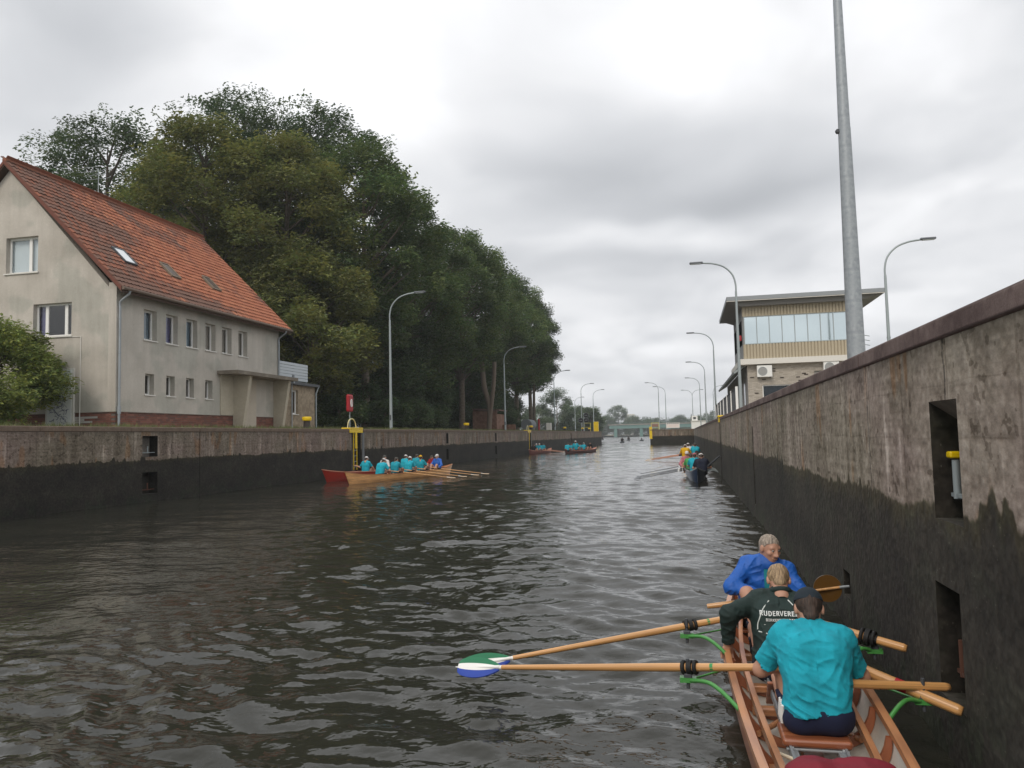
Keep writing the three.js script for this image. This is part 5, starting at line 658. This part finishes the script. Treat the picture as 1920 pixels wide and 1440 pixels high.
  const bag = surfaceNet((x, y, z) => blend([ell(V(-0.12, 0.02, 0), V(0.16, 0.1, 0.24)), ell(V(0.1, 0.03, 0.02), V(0.17, 0.11, 0.26)), ell(V(0.2, 0.0, -0.08), V(0.1, 0.09, 0.12))], 0.06)(x, y, z) + 0.02 * (noise3(x * 9 + 4, y * 9, z * 12, 8) - 0.5) + 0.008 * (noise3(x * 30, y * 26, z * 24, 9) - 0.5), [-0.36, -0.15, -0.36], [0.36, 0.2, 0.36], 0.011);
  const bg = mesh('bag', bag, cloth(0x9c1c34, 0.75)); bg.position.set(0.66, 0.21, -3.94); tag(bg, 'crumpled red fabric bag lying in the bow of the near boat', 'bag');
  // crew
  const t1 = person('rower in turquoise shirt and dark cap, closest, seen from behind', figure({ near: 1, cell: 0.0095, lean: 0.44, bow: 0.4, nod: 0.55, side: -0.04, hl: [0.06, 0.3, 0.4], hr: [-0.08, 0.28, 0.4], pl: [1, -0.55, -0.1], pr: [-1, -0.55, -0.1], wide: 0.96, ws: 5, foot: 0.74, footY: -0.1 }), [0.655, 0.235, -4.6], Math.PI, { top: C.teal, bottoms: C.shorts, hair: C.hairDark, cap: C.capDark }, undefined, 0.93);
  { const st = []; for (let i = 0; i < 5; i++) st.push(bar([0.2, 0.16, -0.03 + 0.034 * i], [0.205, 0.05, 0.0 + 0.034 * i], 0.009)); mesh('shorts_stripes', merge(st), M.white, t1); }
  const G = figure({ near: 1, cell: 0.0095, long: 1, trousers: 1, lean: 0.46, bow: 0.3, nod: 0.75, side: -0.06, hl: [0.375, 0.23, 0.1], hr: [-0.1, 0.26, 0.4], pl: [0.7, 0.1, -0.7], pr: [-1, -0.4, -0.2], palm: [0, -1, 0.2], ws: 15, wide: 1.05 });
  const t2 = person('grey haired rower in dark green club jacket gripping the gunwale', G, [0.6, 0.17, -5.74], Math.PI, { top: C.green, topName: 'jacket', bottoms: C.navy, trousers: 1, hair: C.hairFair }, undefined, 0.95);
  // lettering and piping laid on the jacket's back
  const back = (x, y) => { let z = -0.45; for (let i = 0; i < 60; i++) { const d = G.topF(x, y, z); if (d < 0.0008 || z > 0.5) break; z += Math.max(0.0006, d * 0.7); } return z; };
  const font = await new FontLoader().loadAsync('fonts/droid/droid_sans_bold.typeface.json');
  const write = (txt, size, y0) => { let g = new TextGeometry(txt, { font, size, depth: 0.001, curveSegments: 3, bevelEnabled: false }); if (g.index) g = g.toNonIndexed(); g.computeBoundingBox(); const w = g.boundingBox.max.x, p = g.attributes.position; for (let i = 0; i < p.count; i++) { const x = w / 2 - p.getX(i), y = y0 + p.getY(i); p.setXYZ(i, x, y, back(x, y) - 0.0016 - 0.001 * (p.getZ(i) > 0.0005 ? 1 : 0)); } g.computeVertexNormals(); return g; };
  mesh('lettering', merge([write('RUDERVEREIN', 0.032, 0.462), write('BIRKENWERDER', 0.02, 0.424)]), std(0xdadedd, 0.7), t2);
  { const pts = a => a.map(([x, y]) => [x, y, back(x, y) - 0.001]); const piping = []; for (const s of [-1, 1]) piping.push(tube(pts([[s * 0.07, 0.555], [s * 0.12, 0.5], [s * 0.15, 0.43], [s * 0.16, 0.4], [s * 0.165, 0.36]]), 0.0045, 5, 20)); piping.push(tube(pts([[-0.16, 0.35], [-0.08, 0.342], [0, 0.34], [0.08, 0.342], [0.16, 0.35]]), 0.0045, 5, 20)); piping.push(tube(pts([[-0.12, 0.4], [0, 0.4], [0.12, 0.4]]), 0.0018, 4, 12)); for (let i = 0; i < 5; i++) piping.push(bar([0.02 - i * 0.025, 0.402, back(0.02 - i * 0.025, 0.405) - 0.002], [0.014 - i * 0.025, 0.414, back(0.014 - i * 0.025, 0.414) - 0.002], 0.003, 0.001)); mesh('piping', merge(piping), std(0xcfd6d2, 0.8), t2);
    const nk = []; mesh('collar', (() => { const m = G.hm.clone(); return new THREE.TorusGeometry(0.066, 0.02, 8, 24).scale(1, 1, 1.1).rotateX(Math.PI / 2 - 0.15).translate(0, -0.118, -0.035).applyMatrix4(m); })(), C.green, t2); }
  const X = figure({ near: 1, cell: 0.0095, long: 1, trousers: 1, lean: 0.2, bow: 0.1, side: 0.16, nod: 0.22, look: 0.55, tilt: -0.06, hl: [0.22, 0.2, 0.42], hr: [-0.05, 0.36, 0.34], pl: [1, -0.3, -0.2], pr: [-1, 0.05, -0.15], ws: 25, wide: 1.02, foot: 0.62, footY: 0.0, palm: [0.4, -0.9, 0] });
  const t3 = person('coxswain in bright blue jacket facing the rowers and looking aside', X, [0.6, 0.145, -7.36], 0.05, { top: C.blue, topName: 'jacket', bottoms: C.navy, trousers: 1, hair: C.hairGrey }, undefined, 0.97);
  { // open jacket front shows the shirt
    const fr = (x, y) => { let z = 0.6; for (let i = 0; i < 70; i++) { const d = X.topF(x, y, z); if (d < 0.001 || z < -0.3) break; z -= Math.max(0.0008, d * 0.7); } return z; }; const P2 = [], I2 = [], R = 14, Kk = 8; for (let j = 0; j <= R; j++) for (let i = 0; i <= Kk; i++) { const y = 0.555 - j / R * 0.27, hw = mix(0.075, 0.055, j / R), x = 0.075 + 0.02 * (1 - j / R) + mix(-hw, hw, i / Kk); P2.push(x, y, fr(x, y) + 0.004); if (i && j) { const p = j * (Kk + 1) + i, q = p - Kk - 1; I2.push(p - 1, p, q, p - 1, q, q - 1); } } const g = new THREE.BufferGeometry(); g.setAttribute('position', new THREE.Float32BufferAttribute(P2, 3)); g.setIndex(I2); g.computeVertexNormals(); mesh('undershirt', g, cloth(0x2aa5b0), t3).userData.label = 'turquoise shirt in the jacket opening'; }
  // oars
  const flag = [std(0x1b3fa0, 0.4), M.white, std(0x0f6a44, 0.4)], om = { loom: M.oarWood, sleeve: std(0xd9b9a4, 0.5), band: std(0x2f8a4a, 0.5), neck: M.white, stripes: flag, grip: M.cedar };
  oar('long oar of the turquoise rower with green white and blue blade', [0.72, 0.54, -4.78], [-1.675, 0.215, -5.55], om, undefined, { s: 0.74, thick: 1.2, collar: 0.82, normal: [0.25, 0.62, 0.75] });
  oar('long oar of the green jacketed rower slanting down to the water', [0.75, 0.54, -6.36], [-1.66, 0.2, -5.62], om, undefined, { s: 0.74, thick: 1.2, collar: 0.84, normal: [0.25, 0.62, 0.75] });
  const bare = { loom: M.oarWood, sleeve: M.black, grip: M.oarWood };
  oar('wooden oar shaft with black collar reaching the wall behind the turquoise rower', [0.72, 0.54, -6.06], [1.395, 0.42, -5.71], bare, undefined, { bare: 1, thick: 1.1, collar: 0.55, nogrip: 1 });
  oar('thick wooden oar shaft crossing below another beside the wall', [0.72, 0.55, -5.14], [1.415, 0.35, -4.72], { ...bare, sleeve: M.red }, undefined, { bare: 1, thick: 1.2, collar: 0.52, nogrip: 1, nobutton: 1 });
  oar('straight wooden oar shaft right of the turquoise rower', [0.56, 0.5, -4.62], [1.4, 0.43, -4.88], bare, undefined, { bare: 1, thick: 0.95, collar: 2, nogrip: 1, nobutton: 1 });
  oar('short wooden shaft poking over the gunwale beside the coxswain', [0.13, 0.37, -7.08], [0.5, 0.42, -7.1], bare, undefined, { bare: 1, thick: 0.9, collar: 2, nogrip: 1 });
  { const t = thing('round_paddle', 'round translucent amber paddle with a wooden shaft beside the wall', 'paddle', [1.24, 0.42, -7.74]); mesh('blade', new THREE.CylinderGeometry(0.125, 0.125, 0.012, 32).rotateX(Math.PI / 2).rotateY(-0.05), new THREE.MeshPhysicalMaterial({ color: 0x8a6224, roughness: 0.35, transmission: 0.6, thickness: 0 }), t); mesh('shaft', bar([-0.5, -0.07, 0.06], [0.13, 0.02, 0.02], 0.014, 0.012), M.oarWood, t); mesh('ferrule', bar([0.1, 0.016, 0.022], [0.185, 0.027, 0.017], 0.014, 0.011), M.galv, t); }
  tag(mesh('towel', rbox(0.2, 0.09, 0.14, 0.04, 0.98, 0.4, -6.1), M.white), 'white bundle behind the shoulder of the turquoise rower', 'towel');
}
// ---------------------------------------------------------------- boats and crews further off
{
  const c = 0.024, F = { row: figure({ cell: c, lean: 0.22, hl: [0.14, 0.3, 0.5], hr: [-0.14, 0.3, 0.5] }), reach: figure({ cell: c, lean: 0.1, bow: 0.1, hl: [0.62, 0.42, 0.1], hr: [-0.14, 0.3, 0.45], pl: [0, -1, 0] }), hunch: figure({ cell: c, lean: 0.42, bow: 0.35, nod: 0.6, hl: [0.16, 0.2, 0.5], hr: [-0.2, 0.22, 0.48] }), cox: figure({ cell: c, long: 1, trousers: 1, lean: 0.05, bow: 0.1, nod: 0.1, hl: [0.26, 0.2, 0.36], hr: [-0.22, 0.22, 0.36], foot: 0.6 }), up: figure({ cell: c, lean: 0.05, bow: 0.12, nod: 0.15, look: 0.4, hl: [0.1, 0.28, 0.42], hr: [-0.25, 0.3, 0.4] }) };
  const boats = [];
  const crew = (ctr, r, o, label, list, group) => { const bt = boat('rowing_gig', label, [ctr[0], 0, ctr[1]], r, o); for (const [s, dx, f, mats, lab, sc, back] of list) person(lab, F[f], [ctr[0] + s * Math.sin(r) + dx * Math.cos(r), 0.2, ctr[1] + s * Math.cos(r) - dx * Math.sin(r)], r + (back ? 0 : Math.PI), mats, group, sc ?? 1); return bt; };
  const K = (top, cap, more = {}) => ({ top, cap, bottoms: C.dark, ...more });
  const tanO = { L: 9.2, W: 0.85, gh: 0.3, rise: 0.2, outer: M.tan, inner: M.cedar, trim: M.cedar, seats: [2, 0.9, -0.4, -1.5] }, redO = { ...tanO, L: 10, gh: 0.34, outer: new THREE.MeshPhysicalMaterial({ color: 0x8c2214, roughness: 0.4, clearcoat: 0.4 }), trim: std(0xc98a72, 0.5), inner: M.mahog };
  crew([-13.2, -35], -0.22, tanO, 'tan wooden rowing boat in front of the red boat at the left wall', [[2.05, 0, 'hunch', K(C.teal, C.capWhite), 'biggest turquoise rower with white cap in the tan boat bow', 1.06], [0.95, 0.05, 'row', K(C.teal2, C.grey), 'turquoise rower with grey cap in the tan boat'], [-0.3, 0, 'row', K(C.teal, C.capWhite), 'third turquoise rower with white cap in the tan boat'], [-1.4, 0, 'up', K(C.teal2, C.yellow), 'turquoise rower with a pale visor in the tan boat'], [-3.1, 0, 'cox', K(C.blue, C.capWhite, { topName: 'jacket', trousers: 1 }), 'coxswain in blue jacket and white hat in the tan boat', 1, 1]], 'crew of the tan boat');
  crew([-15.2, -37.3], -0.2, redO, 'red rowing boat lying against the left wall', [[1.6, 0, 'reach', K(C.teal, C.capWhite), 'turquoise rower with arm stretched to the left wall'], [-0.15, 0, 'cox', K(C.white, C.grey), 'person in pale pink top and grey cap in the red boat', 1, 1], [-1.95, 0, 'row', K(C.teal, C.capWhite), 'turquoise rower with white cap behind the tan boat crew'], [-3.1, 0, 'row', K(C.teal2, C.grey), 'turquoise rower with dark cap farther back in the red boat'], [-4.1, 0.5, 'cox', K(C.red, C.grey, { topName: 'jacket' }), 'person in red jacket behind the blue coxswain', 0.85, 1]], 'crew of the red boat');
  const b3 = { ...redO, L: 9.5, gh: 0.26, outer: std(0x6b3026, 0.5), inner: std(0x9c6a4c, 0.6) };
  crew([-15.7, -84], -0.083, b3, 'far brown rowing boat at the left wall by the second ladder', [[2.9, 0, 'row', K(C.dark, C.grey), 'dark clothed person in the far brown boat at the ladder', 1], [1.6, 0, 'cox', K(C.teal2, C.capWhite), 'first white hatted rower in the far brown boat', 1, 1], [0.4, 0, 'cox', K(C.teal, C.capWhite), 'second white hatted rower in the far brown boat', 1, 1], [-1, 0, 'row', K(C.teal2, C.grey), 'last turquoise rower in the far brown boat', 1]], 'crew of the far brown boat');
  crew([-11, -82.7], -0.24, { ...b3, outer: std(0x5c3a38, 0.5) }, 'far dark rowing boat out from the left wall near the gate', [[4.1, 0, 'hunch', K(C.teal, C.grey), 'broad turquoise rower in the bow of the far dark boat', 1.15], [3.0, 0, 'row', K(C.teal2, C.grey), 'capped rower second from the bow of the far dark boat'], [1.7, 0, 'up', K(C.teal, C.capWhite), 'tallest white capped rower in the far dark boat', 1.25], [0.7, 0, 'hunch', K(C.teal2, C.dark), 'bent turquoise rower in the middle of the far dark boat'], [-0.6, 0, 'row', K(C.teal, C.capWhite), 'white capped rower near the stern of the far dark boat'], [-2.8, 0, 'cox', K(C.dark, C.grey, { topName: 'jacket' }), 'dark clothed coxswain of the far dark boat', 1, 1]], 'crew of the far dark boat');
  tag(mesh('stern_flagpole', bar([-9.85, 0.3, -87.4], [-9.8, 1.05, -87.5], 0.02), M.darkGrey), 'thin pole on the stern of the far dark boat', 'pole');
  const blueBoat = crew([0.38, -33.9], 0, { ...redO, L: 9.6, W: 0.9, gh: 0.34, outer: new THREE.MeshPhysicalMaterial({ color: 0x223a5c, roughness: 0.35, clearcoat: 0.5 }), trim: std(0xa8acb0, 0.5), inner: std(0x8c8f92, 0.6) }, 'dark blue rowing boat along the right wall', [[2.4, 0.2, 'hunch', K(C.navy, C.capWhite, { topName: 'jacket' }), 'navy jacketed rower with white cap in the blue boat bow', 1.08], [1.3, -0.05, 'row', K(C.teal, C.capPink), 'turquoise rower with pink cap in the blue boat'], [0.3, -0.2, 'hunch', K(C.lime, C.grey), 'green shirted rower in the blue boat'], [-1.1, -0.35, 'cox', K(C.pink, C.capWhite), 'person in pink top and white hat in the blue boat', 1, 1], [-2.6, 0.1, 'row', K(C.grey, C.dark), 'farthest rower in the blue boat']], 'crew of the blue boat');
  crew([0.25, -54.5], 0, { ...redO, L: 9.5, outer: std(0x8d8a86, 0.5) }, 'pale rowing boat with yellow shirted rower along the right wall', [[2.6, -0.3, 'hunch', K(C.yellow, C.capWhite), 'yellow shirted rower in the far boat by the right wall', 1.15], [1.6, 0.35, 'row', K(C.teal, C.grey), 'turquoise rower right of the yellow shirt', 1.15], [0.6, -0.1, 'row', K(C.white, C.capWhite), 'white hatted rower behind the yellow shirt', 1.15], [-0.4, 0.3, 'row', K(C.teal2, C.dark), 'farthest turquoise rower by the right wall', 1.15]], 'crew of the pale boat');
  // their oars
  const wo = { loom: M.oarWood, neck: M.white, blade: std(0xc9b090, 0.5) }, dk = { loom: std(0x3a3d40, 0.5), sleeve: M.white, neck: M.darkGrey, blade: std(0x4a5054, 0.5) };
  const oars = (ctr, r, ss, len, mats, group, labs, aft, side = 1) => ss.forEach((s, i) => { const at = (x, z, y) => [ctr[0] + z * Math.sin(r) + x * Math.cos(r), y, ctr[1] + z * Math.cos(r) - x * Math.sin(r)]; oar(labs[i], at(-0.2 * side, s - 0.5, 0.5), at(side * (len - 0.2), s - aft, 0.03), mats, group, { normal: [0, 1, 0.12], s: mats === dk ? 0.55 : 0.8, thick: mats === dk ? 0.95 : 1 }); });
  oars([-13.2, -35], -0.22, [2.05, 0.95, -0.3, -1.4], 2.9, wo, 'oars of the tan boat', ['tan boat oar closest to the bow', 'second oar from the bow of the tan boat', 'third oar from the bow of the tan boat', 'tan boat oar closest to the stern'], 2.2);
  oars([-15.7, -84], -0.083, [2.6, 1.4, 0.3], 2.9, { ...wo, loom: std(0xc08a70, 0.5) }, 'oars of the far brown boat', ['far brown boat oar nearest the ladder', 'middle oar of the far brown boat', 'far brown boat oar nearest the stern'], 2.4);
  oars([0.38, -33.9], 0, [2.2, 1.2, 0.2, -2.2], 2.7, dk, 'dark oars of the blue boat', ['dark oar nearest the blue boat bow', 'second dark oar from the blue boat bow', 'third dark oar from the blue boat bow', 'dark oar farthest from the blue boat bow'], 0.3, -1);
  oars([0.25, -54.5], 0, [2.4, 1.0, -0.6], 3.2, { ...wo, loom: std(0xc08a70, 0.5) }, 'oars of the pale boat', ['reddish oar nearest the pale boat bow', 'middle reddish oar of the pale boat', 'reddish oar farthest from the pale boat bow'], 1.2, -1);
  tag(mesh('spare_oar', bar([0.75, 0.5, -31.6], [1.28, 0.95, -31.3], 0.035), M.darkGrey), 'grey oar shaft raised toward the wall by the navy rower', 'oar');
  for (const k of [0, 0.5, 1, 1.5]) mesh('rigger', tube([[0.42, 0.35, 2.9 - k * 1.6], [0.62, 0.4, 2.7 - k * 1.6], [0.82, 0.32, 2.6 - k * 1.6]], 0.022), M.lampGrey, blueBoat);
  // scullers far beyond the gate
  [[-27.7, -264, 'sculler farthest left beyond the gate'], [-13.4, -168, 'sculler with spread oars just beyond the gate'], [-15.6, -218, 'sculler behind the spread oars'], [-11, -200, 'low sculler farthest right beyond the gate']].forEach(([x, z, l], i) => { boat('sculling_boat', `slim dark boat under the ${l}`, [x, 0, z], 0.2, { L: 7, W: 0.6, gh: 0.25, rise: 0.1, outer: M.darkGrey, inner: M.darkGrey, trim: M.lampGrey }); person(l, F.row, [x, 0.2, z], Math.PI, K(C.dark, C.grey), 'scullers beyond the gate', i === 3 ? 0.7 : 1.15); if (i < 3) for (const s of [-1, 1]) oar(`${s < 0 ? 'left' : 'right'} oar of the ${l}`, [x + s * 0.2, 0.5, z - 0.2], [x + s * 2.7, 0.05, z + 0.4], dk, 'oars beyond the gate', { normal: [0, 1, 0] }); });
}
renderer.render(scene, camera);
